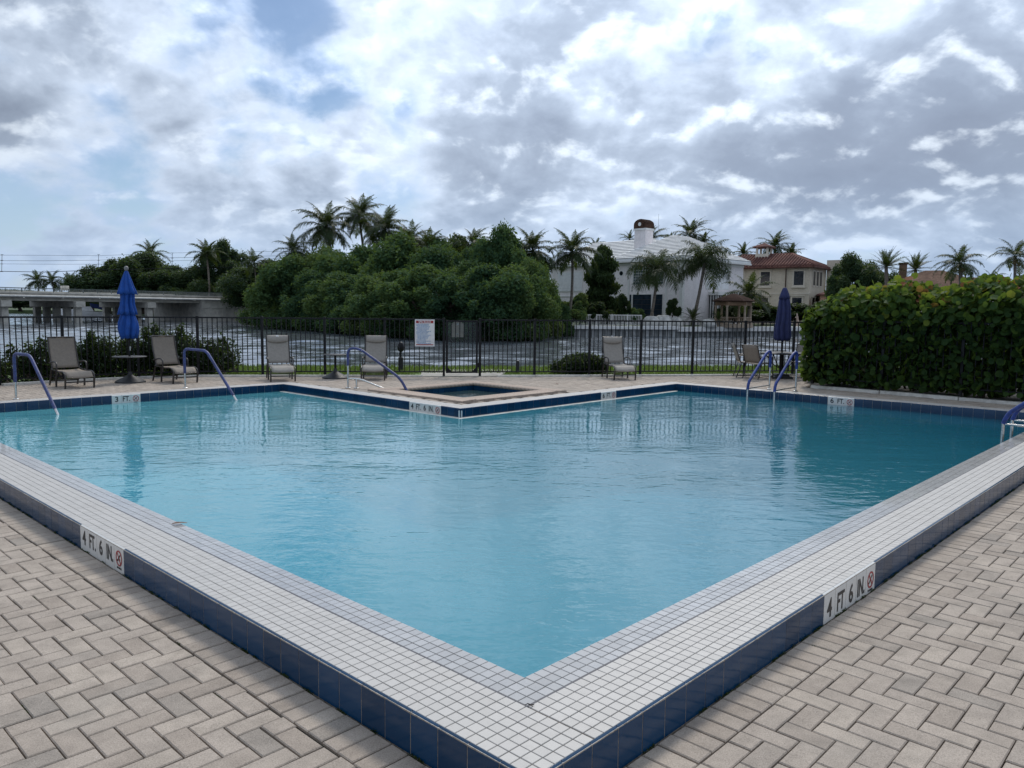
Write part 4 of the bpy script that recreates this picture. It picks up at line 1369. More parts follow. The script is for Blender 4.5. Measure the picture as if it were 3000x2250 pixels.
def patio_chair(label, x, y, face, fab):
    t = thing('patio_chair', label, 'chair', (x, y, 0), face + PI / 2, 'chairs around the patio table')
    # local -y is the front
    MB().sheet([[(xx, yy, 0.345 - 0.02 * (1 - (xx / 0.2) ** 2) + (0.02 if yy < -0.15 else 0)) for xx in np.linspace(-0.20, 0.20, 7)] for yy in np.linspace(-0.19, 0.19, 6)], 0.006).build('seat_sling', fab, t, True)
    MB().sheet([[(xx, 0.19 + s_ * 0.13 + 0.03 * (1 - (xx / 0.2) ** 2), 0.36 + s_ * 0.38 + 0.02 * (1 - (xx / 0.2) ** 2) * s_) for xx in np.linspace(-0.20, 0.20, 7)] for s_ in np.linspace(0, 1, 6)], 0.006).build('back_sling', fab, t, True)
    for s_ in (-1, 1):
        x_ = 0.21 * s_
        MB().tube(smooth_path([(x_, -0.20, 0.345), (x_, 0.18, 0.34), (x_, 0.325, 0.75)], 0.05), 0.011, 8).build('frame', M_BROWNM, t, 'auto')
        MB().tube(smooth_path([(x_, -0.24, 0.0), (x_, -0.20, 0.50), (x_, 0.05, 0.52), (x_, 0.24, 0.48)], 0.08), 0.011, 8).build('arm', M_BROWNM, t, 'auto')
        MB().tube([(x_, 0.27, 0.0), (x_, 0.15, 0.34)], 0.011, 8).build('leg', M_BROWNM, t, 'auto')
        MB().tube([(x_, -0.235, 0.06), (x_, 0.255, 0.05)], 0.008, 8).build('stretcher', M_BROWNM, t, 'auto')
    MB().tube([(-0.21, 0.325, 0.75), (0.21, 0.325, 0.75)], 0.011, 8).build('top_bar', M_BROWNM, t, 'auto')
    return t


patio_chair('brown sling patio chair seen from behind, nearest left of the patio table', 5.50, 17.42, math.atan2(0.55, 0.80), M_TAUPE)
patio_chair('pale backed patio chair by the fence, farthest left at the patio table', 5.36, 17.80, math.atan2(-0.10, 1.0), M_GREY)
patio_chair('brown patio chair right of the patio table, half hidden by the hedge', 6.60, 17.28, math.atan2(0.6, -0.8), M_TAUPE)
patio_chair('grey backed patio chair behind the patio table by the fence', 6.62, 17.92, math.atan2(-0.8, -0.7), M_GREY)

# ================================================================== SMALL THINGS ON THE GROUND
dl = MB().sheet([[(-0.045, 0.0, 0.004), (-0.045, 0.006, 0.006), (-0.045, 0.01, 0.004)], [(-0.02, -0.018, 0.010), (-0.02, 0.0, 0.006), (-0.02, 0.018, 0.012)], [(0.015, -0.022, 0.014), (0.015, 0.0, 0.008), (0.015, 0.02, 0.010)], [(0.055, -0.004, 0.008), (0.055, 0, 0.009), (0.055, 0.004, 0.008)]], 0.0015)
o = tag(dl.build('dry_leaf', M_DRY, None, True), 'curled brown dry leaf on the wet tile edge of the left pool side', 'leaf')
o.location = pw(0.15, 3.36, -0.004)
o.rotation_euler = (0, 0, 0.15)
tw = MB().tube([(-0.02, 0.0, 0.004), (-0.008, 0.006, 0.007), (0.004, -0.002, 0.006), (0.016, 0.005, 0.004)], [0.001, 0.002, 0.0028, 0.0016], 6).tube([(0.004, -0.002, 0.006), (0.01, -0.010, 0.005)], 0.0015, 6)
o = tag(tw.build('twig', pm('dark_twig', (0.03, 0.022, 0.02), 0.8, 0.2, 60, 0.1)), 'tiny dark twig at the near inner corner of the tile border', 'twig')
o.location = pw(0.006, -0.008, 0.0)
for i, (x, y, lab) in enumerate(((3.15, 16.9, 'small dry leaf on the paving right of the lone grey lounger'), (0.9, 15.6, 'small dark leaf on the paving behind the spa'))):
    o = tag(obj('fallen_leaf', dl.mesh('fallen_leaf', True), M_DRY), lab, 'leaf')
    o.location = (x, y, 0.002)
    o.rotation_euler = (0, 0, i * 2.1)
o = MB().lathe([(0.0, 0), (0.115, 0.0), (0.115, 0.008), (0.10, 0.012), (0.0, 0.012)][1:4], 24).build('skimmer_lid', M_TRIM, None, 'auto')
o.location = (-1.62, 14.72, 0.0)
tag(o, 'round white skimmer lid set in the paving left of the spa', 'lid')

# short posts and a lantern on the river bank
b = thing('bank_lantern', 'dark lantern post standing in the grass behind the fence left of the gate', 'lantern', (-2.62, 18.35, 0))
MB().bevbox(-0.055, 0.055, -0.055, 0.055, -0.02, 0.34, 0.01).build('post_base', M_DARKPLASTIC, b)
MB().tube([(0, 0, 0.34), (0, 0, 0.47)], 0.02, 8).build('stem', M_BLACK, b)
MB().lathe([(0.03, 0.46), (0.07, 0.50), (0.085, 0.56), (0.075, 0.64), (0.05, 0.68), (0.025, 0.70)], 12).build('lamp_head', M_BLACK, b, 'auto')
b = tag(MB().lathe([(0.045, 0.0), (0.045, 0.27), (0.035, 0.30), (0.015, 0.31)], 12).build('bollard', M_DARKPLASTIC, None, 'auto'), 'short dark bollard in the grass behind the fence right of the gate', 'bollard')
b.location = (0.13, 18.25, -0.01)


# ================================================================== VEGETATION
def leaf_cloud(name, clumps, n, size, seed, aspect=0.5, up=0.35, shell=0.55, tint=(0.0, 1.0)):
    """clumps: (x, y, z, rx, ry, rz). Diamond leaves spread through the clumps, denser towards their skins"""
    g = np.random.default_rng(seed)
    C = np.asarray(clumps, float)
    w = C[:, 3] * C[:, 4] + C[:, 4] * C[:, 5] + C[:, 3] * C[:, 5]
    idx = g.choice(len(C), n, p=w / w.sum())
    d = g.normal(size=(n, 3))
    d /= np.linalg.norm(d, axis=1)[:, None]
    rr = shell + (1 - shell) * g.random(n) ** 0.7
    rr *= 1 + 0.10 * g.normal(size=n) + 0.35 * g.random(n) * (g.random(n) < 0.16)
    P_ = C[idx, :3] + d * rr[:, None] * C[idx, 3:]
    nrm = d * 0.55 + g.normal(size=(n, 3)) * 0.75 + np.array([0, 0, up])
    nrm /= np.linalg.norm(nrm, axis=1)[:, None]
    a = np.cross(nrm, g.normal(size=(n, 3)))
    a /= np.linalg.norm(a, axis=1)[:, None]
    b = np.cross(nrm, a)
    s_ = size * g.uniform(0.65, 1.35, n)[:, None]
    fold = nrm * s_ * 0.12
    Vv = np.stack([P_ - a * s_, P_ + b * s_ * aspect - fold, P_ + a * s_, P_ - b * s_ * aspect - fold], 1).reshape(-1, 3)
    F = np.arange(n * 4).reshape(-1, 4)
    per = g.random(len(C))[idx]
    t = np.clip(tint[0] + (tint[1] - tint[0]) * (0.45 * per + 0.55 * g.random(n)), 0, 1)
    return np_mesh(name, Vv, F, t)


def trunk_mb(h, r0, seed, limbs=5, spread=0.5, lean=0.1):
    rd = random.Random(seed)
    m = MB()
    pts = [Vector((lean * h * (i / 6) ** 1.5 + rd.uniform(-1, 1) * 0.02 * h, rd.uniform(-1, 1) * 0.02 * h, h * i / 6)) for i in range(7)]
    m.tube(pts, [r0 * (1.25 if i == 0 else 1 - 0.6 * i / 6) for i in range(7)], 8)
    for k in range(limbs):
        i = rd.randint(2, 5)
        a = 2 * PI * k / limbs + rd.uniform(-0.5, 0.5)
        L = h * rd.uniform(0.35, 0.6)
        p0 = pts[i]
        q = [p0 + Vector((math.cos(a) * L * spread * t * (1.2 - 0.2 * t), math.sin(a) * L * spread * t, L * t * 0.8)) for t in (0, 0.3, 0.65, 1.0)]
        m.tube(q, [r0 * 0.5, r0 * 0.36, r0 * 0.22, r0 * 0.1], 6)
    return m


def crown_clumps(seed, n, rx, rz, zc, small=0.42):
    rd = random.Random(seed)
    out = []
    for k in range(n):
        a, b = rd.uniform(0, 2 * PI), rd.uniform(-0.75, 1.18)
        r_ = math.sqrt(max(0.04, 1 - b * b * 0.8)) * rd.uniform(0.22, 1.05)
        s_ = small * rd.uniform(0.45, 1.35)
        out.append((rx * r_ * math.cos(a), rx * r_ * math.sin(a), zc + rz * b * 0.72, rx * s_, rx * s_, rz * s_ * 1.15))
    return out


TREE_MESH = {}


def tree(label, x, y, h, w, kind, mat, group=None, name='broadleaf_tree', seed=1, z=-0.05, low=0.1, rz=None):
    """crown of leaves in clumps over a forked trunk; meshes are shared by kind and scaled"""
    t = thing(name, label, 'tree', (x, y, z), rz if rz is not None else seed * 1.7, group)
    if kind not in TREE_MESH:
        ci = {'mangrove_a': (3, 46, 34000, 0.0195), 'mangrove_b': (8, 52, 34000, 0.0195), 'mangrove_c': (15, 42, 34000, 0.0195), 'round_a': (21, 40, 46000, 0.0155), 'round_b': (34, 44, 46000, 0.0155),
              'airy': (41, 34, 15000, 0.018), 'column': (55, 26, 30000, 0.026), 'bush_a': (61, 26, 11000, 0.036), 'bush_b': (68, 24, 11000, 0.036)}[kind]
        zc, rzc = (0.52, 0.50)
        cl = crown_clumps(ci[0], ci[1], 0.5, rzc, zc, 0.25 if kind != 'airy' else 0.17)
        if kind.startswith('mangrove'):
            cl += [(q[0] * 1.15, q[1] * 1.15, 0.14, 0.16, 0.16, 0.14) for q in cl[:8]]
        if kind == 'column':
            cl = [(random.Random(k).uniform(-.28, .28) * (1 - 0.75 * max(0, (k / 26 - 0.55) / 0.45)), random.Random(k + 50).uniform(-.28, .28) * (1 - 0.75 * max(0, (k / 26 - 0.55) / 0.45)), 0.06 + 0.90 * k / 26, 0.24 * (1 - 0.5 * (k / 26) ** 3), 0.24 * (1 - 0.5 * (k / 26) ** 3), 0.085) for k in range(26)]
        TREE_MESH[kind] = (leaf_cloud('crown', cl, ci[2], ci[3], ci[0], 0.55, 0.45, 0.45), trunk_mb(0.62, 0.035, ci[0], 6, 0.65).mesh('trunk', True))
    cm, tm_ = TREE_MESH[kind]
    me = cm
    if mat.name not in [m_.name for m_ in cm.materials]:
        if cm.materials:
            key = (kind, mat.name)
            if key not in TREE_MESH:
                me = cm.copy()
                me.materials.clear()
                TREE_MESH[key] = me
            me = TREE_MESH[key]
    c = obj('crown', me, mat, t)
    c.scale = (w, w, h)
    b_ = obj('trunk', tm_, M_BARK, t)
    b_.scale = (w * 0.9, w * 0.9, h)
    return t


FROND = {}


def frond_mesh(style, cls, seed):
    """frond leaving along +x with a start elevation; hangs under its own weight"""
    key = (style, cls, seed)
    if key in FROND:
        return FROND[key]
    st = {'coconut': dict(el=(74, 50, 26, 2, -24), bend=(52, 84, 92, 84, 55), n=66, ll=0.25, droop=0.85, w=0.015),
          'royal': dict(el=(78, 55, 32, 8, -18), bend=(50, 78, 85, 80, 60), n=64, ll=0.22, droop=0.6, w=0.016),
          'queen': dict(el=(76, 58, 40, 18, -8), bend=(75, 120, 130, 120, 85), n=70, ll=0.27, droop=1.1, w=0.012),
          'date': dict(el=(80, 58, 36, 14, -10), bend=(18, 28, 34, 34, 26), n=60, ll=0.17, droop=0.10, w=0.010)}[style]
    g = np.random.default_rng(seed * 7 + cls)
    el, bend = R(st['el'][cls]), R(st['bend'][cls] * g.uniform(0.85, 1.15))
    n = st['n']
    ns = 40
    P_ = [np.zeros(3)]
    T = []
    yaw = 0.0
    curve = g.uniform(-0.25, 0.25)
    for i in range(ns):
        s_ = (i + 0.5) / ns
        e = el - bend * s_ ** 1.5
        yaw = curve * s_
        d = np.array([math.cos(e) * math.cos(yaw), math.cos(e) * math.sin(yaw), math.sin(e)])
        T.append(d)
        P_.append(P_[-1] + d / ns)
    P_ = np.array(P_)
    V_, F_, tt = [], [], []
    # midrib
    for i in range(0, ns, 4):
        a, b = P_[i], P_[min(i + 4, ns)]
        r0, r1 = 0.012 * (1 - i / ns) + 0.002, 0.012 * (1 - (i + 4) / ns) + 0.002
        side = np.cross(T[min(i, ns - 1)], [0, 0, 1.0]); side /= max(1e-6, np.linalg.norm(side))
        up_ = np.cross(side, T[min(i, ns - 1)])
        k = len(V_)
        V_ += [a - side * r0, a + side * r0, b + side * r1, b - side * r1, a - up_ * r0, b - up_ * r1]
        F_ += [(k, k + 1, k + 2, k + 3), (k + 1, k + 4, k + 5, k + 2), (k + 4, k, k + 3, k + 5)]
        tt += [0.75] * 3
    old = 0.93 if (style == 'coconut' and cls == 4 and seed % 2 == 0) else None
    for i in range(n):
        s_ = 0.10 + 0.89 * (i + 0.5) / n
        j = min(ns - 1, int(s_ * ns))
        p0 = P_[j] + (P_[j + 1] - P_[j]) * (s_ * ns - j)
        t_ = T[j]
        side = np.cross(t_, [0, 0, 1.0]); side /= max(1e-6, np.linalg.norm(side))
        up_ = np.cross(side, t_)
        L = st['ll'] * (math.sin(min(1.0, 0.18 + s_ * 0.95) * PI) ** 0.6 * 0.85 + 0.15) * g.uniform(0.85, 1.12)
        for sg in (-1, 1):
            rise = g.uniform(-0.1, 0.45) if style != 'queen' else g.uniform(-0.9, 0.9)
            d = side * sg * 0.85 + t_ * g.uniform(0.45, 0.75) + up_ * rise
            d /= np.linalg.norm(d)
            mid = p0 + d * L * 0.5 + np.array([0, 0, -L * 0.10 * st['droop']])
            tip = p0 + d * L * 0.92 + np.array([0, 0, -L * 0.55 * st['droop'] * g.uniform(0.6, 1.3)])
            wv = np.cross(d, up_); wv /= max(1e-6, np.linalg.norm(wv)); wv = wv * st['w'] * 0.5
            k = len(V_)
            V_ += [p0 - wv * 0.6, p0 + wv * 0.6, mid + wv, mid - wv, tip, tip + wv * 0.1]
            F_ += [(k, k + 1, k + 2, k + 3), (k + 3, k + 2, k + 5, k + 4)]
            q = old if old else float(np.clip(g.uniform(0.05, 0.75) + (0.12 if cls < 2 else 0), 0, 1))
            tt += [q, q]
    me = np_mesh('frond', np.array(V_), np.array(F_), np.array(tt))
    FROND[key] = me
    return me


PALM_GROUP = 'palm trees on the far bank'


def palm(label, crown, foot, L, n0, style, mat=None, seed=1, r0=0.16, name=None, nuts=0, shaft=False, wind=0.0, group=None):
    """crown: world point where the fronds leave; foot: (x, y, z) of the trunk base"""
    mat = mat or M_PALM
    n = int(n0 * 1.25)
    rd = random.Random(seed)
    F = Vector(foot)
    t = thing(name or {'coconut': 'coconut_palm', 'royal': 'royal_palm', 'queen': 'queen_palm', 'date': 'date_palm'}[style], label, 'palm tree', F, 0, group)
    C = Vector(crown) - F
    pts = []
    for i in range(9):
        q = i / 8
        bow = math.sin(q * PI) * 0.03 * C.z
        pts.append(Vector((C.x * q ** 1.4 + bow, C.y * q ** 1.4, C.z * q)))
    rad = [r0 * (1.35 if i == 0 else 1.0 - 0.35 * i / 8) for i in range(9)]
    MB().tube(pts, rad, 10).build('trunk', M_PALMBARK, t, True)
    if shaft:
        MB().tube([C - Vector((0, 0, L * 0.28)), C - Vector((0, 0, L * 0.1)), C + Vector((0, 0, 0.05))], [r0 * 0.75, r0 * 0.7, r0 * 0.3], 8).build('crown_shaft', pm('green_shaft', (0.10, 0.15, 0.06), 0.5, 0.2, 5, 0.05), t, True)
    for k in range(n):
        q = (k + 0.5) / n
        cls = min(4, int(q * 5))
        a = k * 2.39996 + rd.uniform(-0.3, 0.3)
        o = obj('frond', frond_mesh(style, cls, rd.randint(0, 2)), mat, t, C, a + wind * math.sin(a) * 0.5)
        s_ = L * rd.uniform(0.85, 1.12) * (0.85 if cls == 0 else 1.0)
        o.scale = (s_, s_, s_)
        o.rotation_euler = (rd.uniform(-0.15, 0.15), rd.uniform(-0.1, 0.1), a)
    for k in range(nuts):
        a = rd.uniform(0, 2 * PI)
        p_ = C + Vector((math.cos(a) * 0.25, math.sin(a) * 0.25, -0.25 - rd.uniform(0, 0.25)))
        nt_ = MB().lathe([(0.02, -0.14), (0.10, -0.08), (0.12, 0.0), (0.09, 0.09), (0.02, 0.12)], 8, p_.x, p_.y).build('coconut', pm('coconut_husk', (0.16, 0.12, 0.05), 0.7, 0.2, 6, 0.1), t, True)
        nt_.location = (0, 0, p_.z)
    return t


def gz(px, Y, z=0.0):
    p_ = at(px, 905, Y)
    return (p_.x, Y, z)


mo = obj('moss', leaf_cloud('moss', MOSS_CLUMPS, 7000, 0.0045, 4, 0.6, 0.6, 0.2), leafmat('moss', [(0.0, (0.015, 0.022, 0.008)), (0.6, (0.035, 0.050, 0.015)), (1.0, (0.075, 0.085, 0.03))], 0.1, 0.9), None, PO, PR)
tag(stuff(mo), 'small dark moss and weeds along the foot of the blue curb', 'moss')

# ---- sea grape hedge behind its own fence
hz0 = 0.10
H0 = HC + HN * 0.06
hp = [HC + HD * (1.34 * i) for i in range(0, 7)]
fence('black picket fence in front of the sea grape hedge', [(q.x, q.y) for q in hp], hz0, 1.24)
side_end = (6.95, 18.55)
fence('black picket fence closing the left end of the sea grape hedge', [(HC.x, HC.y), lerp2((HC.x, HC.y), side_end, 0.45), lerp2((HC.x, HC.y), side_end, 0.98)], hz0, 1.24, skip_first=True)
kb2 = thing('concrete_kerb', 'pale concrete kerb under the fence of the sea grape hedge', 'kerb', HC, math.atan2(HD.y, HD.x))
for i in range(6):
    MB().bevbox(i * 1.34, i * 1.34 + 1.325, -0.07, 0.07, -0.03, 0.05 + 0.004 * (i % 2), 0.006).build('kerb_section', M_CURB, kb2)
sb = MB().prism([((HC + HD * a + HN * b).x, (HC + HD * a + HN * b).y) for a, b in ((0.02, 0.08), (9, 0.08), (9, 3.0), (0.02, 3.0))], -0.03, 0.03)
structure(sb.build('planting_bed', M_SOIL))

hedge = thing('sea_grape_hedge', 'sea grape hedge of large round leaves, green with yellow and orange tips', 'hedge', HC, math.atan2(HD.y, HD.x))
# local: x along the fence to the right, y positive away from the pool (into the hedge)
hedge.rotation_euler = (0, 0, math.atan2(HD.y, HD.x))
g = np.random.default_rng(77)


def hedge_top(x):
    return 1.44 + 0.40 * np.clip(x / 1.2, 0, 1) + 0.10 * np.sin(x * 2.1 + 0.5) + 0.07 * np.sin(x * 5.3) + 0.10 * np.clip((x - 3) / 3, 0, 1)


pts, nrm, tin, siz = [], [], [], []


def leaf_at(x, y, z, n_, t_, s_):
    pts.append((x, y, z)); nrm.append(n_); tin.append(t_); siz.append(s_)


for k in range(6400):          # face towards the pool; lower tints darkened as shade, a few brighter as lit leaves
    x = g.uniform(-0.22, 7.6); z = g.uniform(0.12, hedge_top(x) - 0.05)
    bulge = 0.34 if z > 1.28 else 0.22
    y = 0.06 - bulge * g.random() ** 0.8 + g.random() ** 2.2 * 0.5
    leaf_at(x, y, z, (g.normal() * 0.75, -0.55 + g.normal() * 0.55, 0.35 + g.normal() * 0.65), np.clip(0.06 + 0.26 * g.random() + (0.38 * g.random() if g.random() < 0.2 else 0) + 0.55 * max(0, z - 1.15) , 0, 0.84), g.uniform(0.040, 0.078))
for k in range(3600):          # the top
    x = g.uniform(-0.15, 7.6); y = g.uniform(-0.05, 1.5)
    z = hedge_top(x) + g.normal() * 0.07 + 0.12 * math.sin(y * 2)
    q = g.random()
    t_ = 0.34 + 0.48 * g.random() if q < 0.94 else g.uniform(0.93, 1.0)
    leaf_at(x, y, z, (g.normal() * 0.7, -0.35 + g.normal() * 0.6, 0.75 + g.normal() * 0.4), t_, g.uniform(0.042, 0.078))
for k in range(420):           # young upright tips against the sky
    x = g.uniform(0.3, 7.6); y = g.uniform(0.2, 1.3)
    z = hedge_top(x) + 0.06 + abs(g.normal()) * 0.09
    leaf_at(x, y, z, (g.normal() * 0.5, -0.95, g.normal() * 0.35), g.uniform(0.62, 0.90) if g.random() < 0.84 else g.uniform(0.93, 1), g.uniform(0.055, 0.085))
for k in range(4200):          # the dense inside, its shade put into dark leaf tints
    x = g.uniform(-0.1, 7.6); y = g.uniform(0.3, 1.3); z = g.uniform(0.08, hedge_top(x) - 0.05)
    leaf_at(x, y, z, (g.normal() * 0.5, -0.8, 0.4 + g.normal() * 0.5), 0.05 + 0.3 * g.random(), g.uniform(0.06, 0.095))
for k in range(1700):          # left end
    y = g.uniform(0.0, 1.6); z = g.uniform(0.15, hedge_top(0) + 0.05)
    leaf_at(-0.10 - 0.22 * g.random() ** 1.5 + 0.12 * max(0, 1 - abs(z - 1) * 0.8) * 0 + 0.05, y, z, (-0.9 + g.normal() * 0.4, -0.3 + g.normal() * 0.5, 0.3 + g.normal() * 0.5), np.clip(0.2 + 0.45 * g.random() + 0.1 * (z > 1.2), 0, 1) if g.random() < 0.95 else 0.96, g.uniform(0.05, 0.085))
pts, nrm, tin, siz = np.array(pts), np.array(nrm), np.array(tin), np.array(siz)
nrm /= np.linalg.norm(nrm, axis=1)[:, None]
K = 9


def leaf_frames(nm, seed):
    gg = np.random.default_rng(seed)
    a = np.cross(nm, gg.normal(size=nm.shape)); a /= np.linalg.norm(a, axis=1)[:, None]
    b = np.cross(nm, a)
    return a, b


A_, B_ = leaf_frames(nrm, 3)
ang = np.linspace(0, 2 * PI, K, endpoint=False)
prof = np.array([1.0, 1.02, 1.0, 0.96, 0.92, 0.92, 0.96, 1.0, 1.02])
prof[0] = 0.86
cup = 0.16


def grape_verts(P_, A, B, Nn, S):
    ring = P_[:, None, :] + S[:, None, None] * (A[:, None, :] * (np.cos(ang) * prof)[None, :, None] + B[:, None, :] * (np.sin(ang) * prof)[None, :, None]) + Nn[:, None, :] * S[:, None, None] * (cup * np.abs(np.sin(ang)))[None, :, None]
    return np.concatenate([P_[:, None, :], ring], 1)


order = []
mw = Matrix.Translation(HC) @ Matrix.Rotation(math.atan2(HD.y, HD.x), 4, 'Z')
for i in range(len(pts)):
    q = seen(mw @ Vector(pts[i]))
    if in_frame(q) and (pts[i][1] < 0.12 or pts[i][2] > hedge_top(pts[i][0]) - 0.02):
        facing = abs(nrm[i][1]) + 0.2
        order.append((-(siz[i] ** 2) * facing / q[2] ** 2, i))
order.sort()
single = [i for _, i in order[:300]]
sset = np.zeros(len(pts), bool); sset[single] = True
rest = ~sset
VV = grape_verts(pts[rest], A_[rest], B_[rest], nrm[rest], siz[rest])
nr = rest.sum()
tri = np.array([(0, 1 + k, 1 + (k + 1) % K) for k in range(K)])
FF = (np.arange(nr)[:, None, None] * (K + 1) + tri[None]).reshape(-1, 3)
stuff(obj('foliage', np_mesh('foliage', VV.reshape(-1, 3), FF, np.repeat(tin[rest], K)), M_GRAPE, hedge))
unit = grape_verts(np.zeros((1, 3)), np.array([[1.0, 0, 0]]), np.array([[0, 1.0, 0]]), np.array([[0, 0, 1.0]]), np.array([1.0]))[0]
lm = [np_mesh('large_leaf', unit, tri, np.full(K, q)) for q in (0.18, 0.30, 0.42, 0.55, 0.66, 0.76, 0.86, 0.97)]
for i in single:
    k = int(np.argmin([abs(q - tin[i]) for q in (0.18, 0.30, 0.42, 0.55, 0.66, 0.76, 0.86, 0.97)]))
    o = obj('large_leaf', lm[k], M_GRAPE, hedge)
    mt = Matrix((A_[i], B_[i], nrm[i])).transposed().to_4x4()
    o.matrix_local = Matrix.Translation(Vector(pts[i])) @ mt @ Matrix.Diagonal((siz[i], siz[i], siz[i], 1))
br = MB()
rd = random.Random(8)
for k in range(46):
    x, y = rd.uniform(-0.05, 7.4), rd.uniform(0.25, 1.2)
    p_ = Vector((x, y, 0.0))
    path = [p_]
    for j in range(5):
        p_ = p_ + Vector((rd.uniform(-0.16, 0.16), rd.uniform(-0.14, 0.10), 0.34))
        path.append(p_)
    br.tube(path, [0.022, 0.018, 0.015, 0.012, 0.008, 0.004], 6)
stuff(br.build('branches', M_BARK, hedge, True))

# ---- clipped shrubs behind the fence
def shrub(label, clumps, n, size, mat, seed, loc=(0, 0, 0)):
    t = thing('leafy_shrub', label, 'shrub', loc, 0)
    obj('foliage', leaf_cloud('foliage', clumps, n, size, seed, 0.42, 0.5, 0.35), mat, t)
    m = MB()
    rd_ = random.Random(seed)
    for c in clumps:
        x, y, z = c[:3]
        for _ in range(3):
            a = rd_.uniform(0, 6.28)
            m.tube([(x * 0.95, y, -0.02), (x + 0.1 * math.cos(a), y + 0.1 * math.sin(a), z * 0.6), (x + c[3] * 0.6 * math.cos(a), y + c[4] * 0.6 * math.sin(a), z + c[5] * 0.5)], [0.012, 0.008, 0.003], 5)
    stuff(m.build('stems', M_BARK, t))
    return t


cl = []
rd = random.Random(5)
for i in range(30):
    q = i / 29
    x = -11.4 + 5.0 * q
    y = np.interp(x, [p_[0] for p_ in FENCE_L], [p_[1] for p_ in FENCE_L]) + 0.55 + rd.uniform(-0.15, 0.25)
    h = (0.62 if q < 0.55 else 0.86) + rd.uniform(-0.08, 0.10)
    if q > 0.93:
        h *= 0.75
    cl.append((x, y, h * 0.5, 0.34, 0.32, h * 0.55))
    if i % 2:
        cl.append((x + rd.uniform(-.2, .2), y, h + 0.02, 0.10, 0.10, 0.16))
shrub('dark green leafy shrubs behind the fence at the left loungers', cl, 26000, 0.045, M_SHRUB, 31)
cl = []
for k in range(14):
    a = rd.uniform(0, 6.28)
    r_ = rd.uniform(0, 0.42)
    cl.append((r_ * 1.25 * math.cos(a), r_ * 0.7 * math.sin(a), rd.uniform(0.12, 0.34), 0.24, 0.22, 0.17))
shrub('low round dark shrub behind the fence beside the lone lounger', cl, 9000, 0.042, M_SHRUB, 33, (1.55, 18.15, 0))

# ---- mangrove thicket on the point of the far bank
MG = 'mangrove trees crowding the point of the far bank'
MLS = ['leafy mangrove at the left end of the thicket, beside the bridge end'] + ['leafy mangrove at the water edge, %s from the left of the front row' % w_ for w_ in ('second', 'third', 'fourth', 'fifth', 'sixth', 'seventh', 'eighth', 'ninth', 'tenth')] + ['leafy mangrove at the tip of the point, nearest the camera', 'leafy mangrove just right of the tip of the point', 'leafy mangrove second right of the tip of the point', 'leafy mangrove at the right side of the point below the golden palm', 'last leafy mangrove of the front row, against the seawall'] + ['taller mangrove of the back row, %s from its left end' % w_ for w_ in ('second', 'third', 'fourth', 'fifth', 'sixth', 'last')] + ['rear mangrove under the left of the tall palm cluster', 'rear mangrove under the right of the tall palm cluster', 'rear mangrove behind the yellowish drooping palm', 'rear mangrove in the middle of the skyline', 'rear mangrove left of the golden palm']
mg = [(-30.2, 102, 6.4, 7), (-27.6, 95.5, 6.0, 7.5), (-25.0, 90.5, 6.8, 10), (-21.0, 85, 5.6, 9), (-17.5, 80.5, 6.0, 9), (-14.5, 76.5, 5.2, 8.5), (-12.0, 72, 5.6, 8.5), (-9.6, 68.2, 4.8, 8), (-7.2, 64.6, 5.0, 8), (-4.8, 62.2, 4.6, 7.5),
      (-2.2, 61, 4.8, 7.5), (0.0, 62.2, 4.7, 6), (1.5, 65.0, 4.9, 5.2), (2.5, 69.5, 4.8, 4.0), (4.2, 74.2, 2.7, 3.2),
      (-22.5, 93, 8.0, 10), (-16.5, 87, 7.6, 10), (-11.5, 81, 7.6, 10), (-7.5, 74.5, 6.2, 8), (-3.5, 70, 5.9, 8), (-0.8, 71, 7.0, 7.2), (-27, 102, 8.4, 11), (-13.5, 93, 8.6, 9), (-8, 87, 7.6, 8.5), (-3, 82, 7.6, 8), (0.2, 79, 7.6, 7)]
mr = random.Random(23)
for i, (x, y, h, w) in enumerate(mg):
    h *= mr.uniform(0.84, 1.16)
    w *= mr.uniform(0.80, 1.05)
    tree(MLS[i], x, y, h * 1.06, w, ('mangrove_a', 'mangrove_b', 'mangrove_c')[i % 3], M_LEAF, MG, 'mangrove_tree', i + 1, z=RIVER + 0.1 if i < 15 else -0.1)

# ---- trees beyond the bridge and behind the thicket, left to right
tree('broad dark tree behind the bridge, left of the bright blue umbrella top', *gz(318, 150)[:2], 8.6, 13, 'round_b', M_LEAF2, None, 'broadleaf_tree', 4)
tree('large round dark tree behind the bright blue umbrella', *gz(420, 152)[:2], 11.2, 17, 'round_a', M_LEAF2, None, 'broadleaf_tree', 2)
tree('dark tree filling the gap right of the bright blue umbrella', *gz(520, 150)[:2], 8.6, 14, 'round_b', M_LEAF2, None, 'broadleaf_tree', 7)
tree('tall loose dark tree standing behind the right end of the bridge', *gz(655, 148)[:2], 13.2, 10, 'round_a', M_LEAF2, None, 'broadleaf_tree', 9)
tree('low dark trees at the right end of the bridge', *gz(592, 146)[:2], 8.4, 12, 'round_b', M_LEAF2, None, 'broadleaf_tree', 10)
tree('dark tree right of the bridge end, below the tall loose tree', *gz(720, 140)[:2], 8.0, 12, 'round_a', M_LEAF2, None, 'broadleaf_tree', 12)
tree('dark tree between the bridge end and the mangrove thicket', *gz(800, 130)[:2], 8.8, 13, 'round_b', M_LEAF2, None, 'broadleaf_tree', 13)
tree('small airy tree at the left end of the trees behind the bridge', *gz(272, 158)[:2], 5.6, 8, 'airy', M_LEAF2, None, 'broadleaf_tree', 14)
tree('airy treetop rising left of the coconut palms beside the white house', *gz(1480, 96)[:2], 10.2, 9, 'airy', M_LEAF2, None, 'broadleaf_tree', 15)
